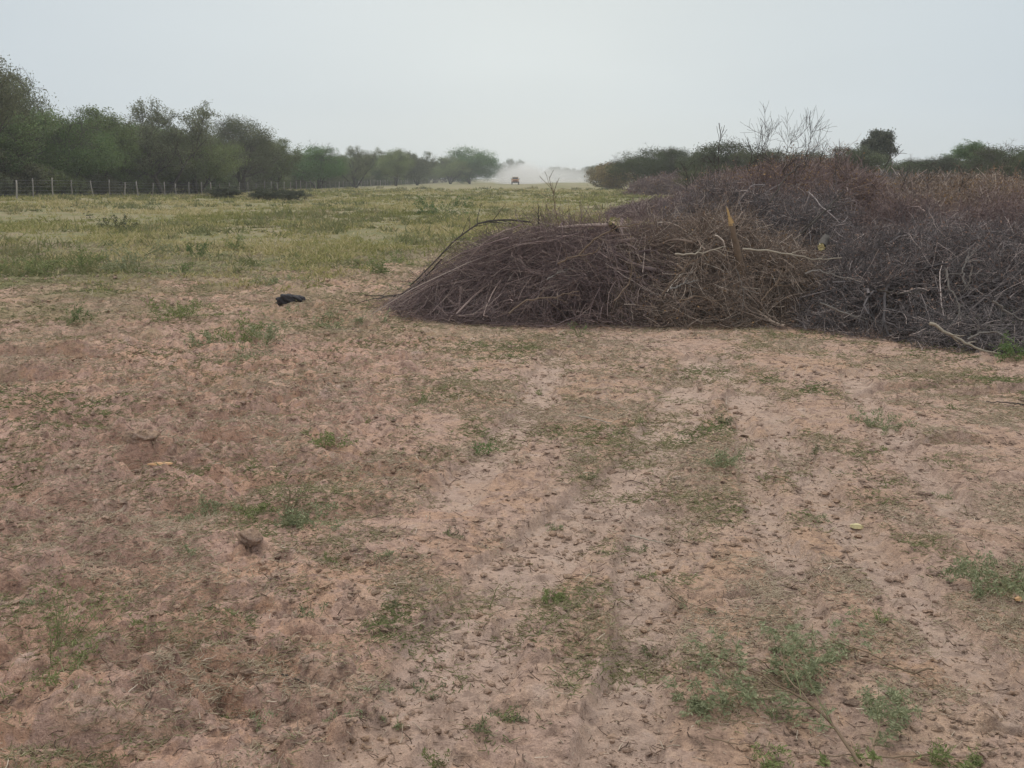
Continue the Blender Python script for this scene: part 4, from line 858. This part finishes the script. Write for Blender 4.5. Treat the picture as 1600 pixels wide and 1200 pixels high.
leafy_branch('smaller leafy sprig beside the butt of the large fallen branch', [
    ([gp(1362, 1198, .03), gp(1365, 1165, .06), gp(1375, 1125, .08), gp(1380, 1105, .07)], .0045, .0015),
    ([gp(1365, 1165, .06), gp(1400, 1130, .06), gp(1410, 1100, .05), gp(1415, 1080, .05)], .002, .0008)], nleaf=1300, kids=10, klen=.11)
leafy_branch('thin wiry branch with few leaves arching right of the fallen branch', [
    ([on(1458, 1054) + [0, 0, .012], gp(1420, 1052, .03), gp(1385, 1035, .04), gp(1350, 1015, .05), gp(1300, 1004, .05)], .004, .0015),
    ([gp(1400, 1045, .03), gp(1385, 1020, .05), gp(1372, 1000, .06), gp(1340, 965, .06)], .002, .0008)], nleaf=160, kids=5)
leafy_branch('low green leafy sprig along the bottom edge', [
    ([on(1460, 1180) + [0, 0, .02], gp(1400, 1185, .03), gp(1330, 1180, .03), gp(1260, 1178, .03), gp(1200, 1190, .02)], .003, .001),
    ([on(1560, 1175) + [0, 0, .02], gp(1500, 1182, .03), gp(1450, 1190, .02)], .002, .001)], lm='leaf_fresh', nleaf=900, kids=7, klen=.07)
leafy_branch('dry wiry branch with brown stems in the right foreground', [
    ([on(1030, 897) + [0, 0, .02], gp(1050, 925, .04), gp(1072, 945, .03), gp(1110, 952, .01)], .003, .001),
    ([gp(1150, 960, .02), gp(1200, 970, .02), gp(1240, 975, .015)], .002, .001)], lm='leaf_dull', nleaf=80, kids=5, klen=.07)

# ------------------------------------------------------------------ truck
def truck():
    import bmesh
    D = 254.; x0 = at_px(805, D); t = thing('truck', 'small orange brown truck driving in dust at the end of the track', 'truck', (x0, D, gz(x0, D)))
    def pr(name, mat, boxes, parent=t, bev=.04):
        bm = bmesh.new()
        for (cx, cy, cz, sx, sy, sz, tp) in boxes:
            r = bmesh.ops.create_cube(bm, size=1)['verts']
            for v in r:
                f = tp if v.co.z > 0 else 1
                v.co.x = v.co.x * sx * f + cx; v.co.y = v.co.y * sy * f + cy; v.co.z = v.co.z * sz + cz
        bmesh.ops.bevel(bm, geom=bm.edges[:], offset=bev, segments=2, affect='EDGES')
        me = bpy.data.meshes.new(name); bm.to_mesh(me); bm.free(); me.materials.append(mat); o = bpy.data.objects.new(name, me); COL.objects.link(o); o.parent = parent; return o
    body = flat_mat('truck_paint', (.42, .17, .06), .45); tan = flat_mat('truck_roof', (.55, .42, .28), .6); dark = flat_mat('truck_dark', (.03, .03, .03), .6); gl = flat_mat('truck_glass', (.05, .06, .07), .1); lamp = flat_mat('lamp_glass', (.8, .8, .75), .2)
    pr('body', body, [(0, 0, .85, 1.95, 5.0, .55, .97), (0, -1.7, 1.15, 1.8, 1.5, .25, .92)])
    cb = pr('cab', tan, [(0, -.3, 1.6, 1.75, 1.8, .62, .82)]); pr('windscreen', gl, [(0, -1.19, 1.58, 1.45, .04, .40, .9)], cb, .01)
    pr('cargo_bed', body, [(0, 1.55, 1.25, 1.9, 2.0, .35, 1)]); pr('bumper', dark, [(0, -2.56, .6, 1.95, .14, .25, 1)]); pr('grille', dark, [(0, -2.53, .92, 1.1, .06, .22, 1)], bev=.01)
    for sx in (-1, 1): pr('headlight', lamp, [(sx * .75, -2.53, .95, .26, .06, .18, 1)], bev=.02); pr('mirror', dark, [(sx * 1.05, -1.0, 1.45, .16, .08, .22, 1)], bev=.02)
    for sx in (-1, 1):
        for yy in (-1.6, 1.5):
            bm = bmesh.new(); bmesh.ops.create_cone(bm, cap_ends=True, segments=20, radius1=.4, radius2=.4, depth=.26); bmesh.ops.bevel(bm, geom=bm.edges[:], offset=.03, segments=1, affect='EDGES')
            me = bpy.data.meshes.new('wheel'); bm.to_mesh(me); bm.free(); me.materials.append(dark); o = bpy.data.objects.new('wheel', me); COL.objects.link(o); o.parent = t; o.location = (sx * .82, yy, .4); o.rotation_euler = (0, math.pi / 2, 0)
truck()

# ------------------------------------------------------------------ dust and haze
def volume_mat(name, dens, col, noisy=False):
    m = bpy.data.materials.new(name); m.use_nodes = True; t = m.node_tree; t.nodes.clear(); o = N(t, 'ShaderNodeOutputMaterial'); v = N(t, 'ShaderNodeVolumePrincipled')
    v.inputs['Color'].default_value = (*col, 1); v.inputs['Density'].default_value = dens; v.inputs['Anisotropy'].default_value = 0.0
    if noisy:
        tcn = N(t, 'ShaderNodeTexCoord'); ln = N(t, 'ShaderNodeVectorMath', operation='LENGTH'); L(t, tcn.outputs['Object'], ln.inputs[0])
        nn = noise(t, 1.6, 4, .6); f = math_(t, 'SUBTRACT', math_(t, 'ADD', .72, math_(t, 'MULTIPLY', nn, .6)), ln.outputs['Value'])
        f = math_(t, 'MULTIPLY', math_(t, 'MAXIMUM', math_(t, 'MINIMUM', f, .5), 0.), dens * 2); L(t, f, v.inputs['Density'])
    L(t, v.outputs[0], o.inputs['Volume']); return m
def ellipsoid(name, loc, sc, mat, label=None):
    import bmesh
    bm = bmesh.new(); bmesh.ops.create_icosphere(bm, subdivisions=3, radius=1.0); me = bpy.data.meshes.new(name); bm.to_mesh(me); bm.free(); me.materials.append(mat)
    o = bpy.data.objects.new(name, me); COL.objects.link(o); o.location = loc; o.scale = sc; o['kind'] = 'stuff'; return o
dm = volume_mat('dust', .06, (.97, .95, .925), True)
ellipsoid('dust_cloud', (at_px(812, 290), 300, 1.5), (8, 30, 5.6), dm)
ellipsoid('dust_cloud', (at_px(850, 380), 385, 1.5), (27, 50, 5.2), volume_mat('thin_dust', .026, (.97, .955, .93), True))
import bmesh
bm = bmesh.new(); bmesh.ops.create_cube(bm, size=1); me = bpy.data.meshes.new('haze'); bm.to_mesh(me); bm.free()
hz = bpy.data.objects.new('haze', me); COL.objects.link(hz); hz.scale = (6300, 6300, 17); hz.location = (0, 0, 6.5); hz['kind'] = 'stuff'
me.materials.append(volume_mat('haze', .0006, (.93, .96, 1.0)))
for o in bpy.data.objects:
    if '_h' in o: del o['_h']
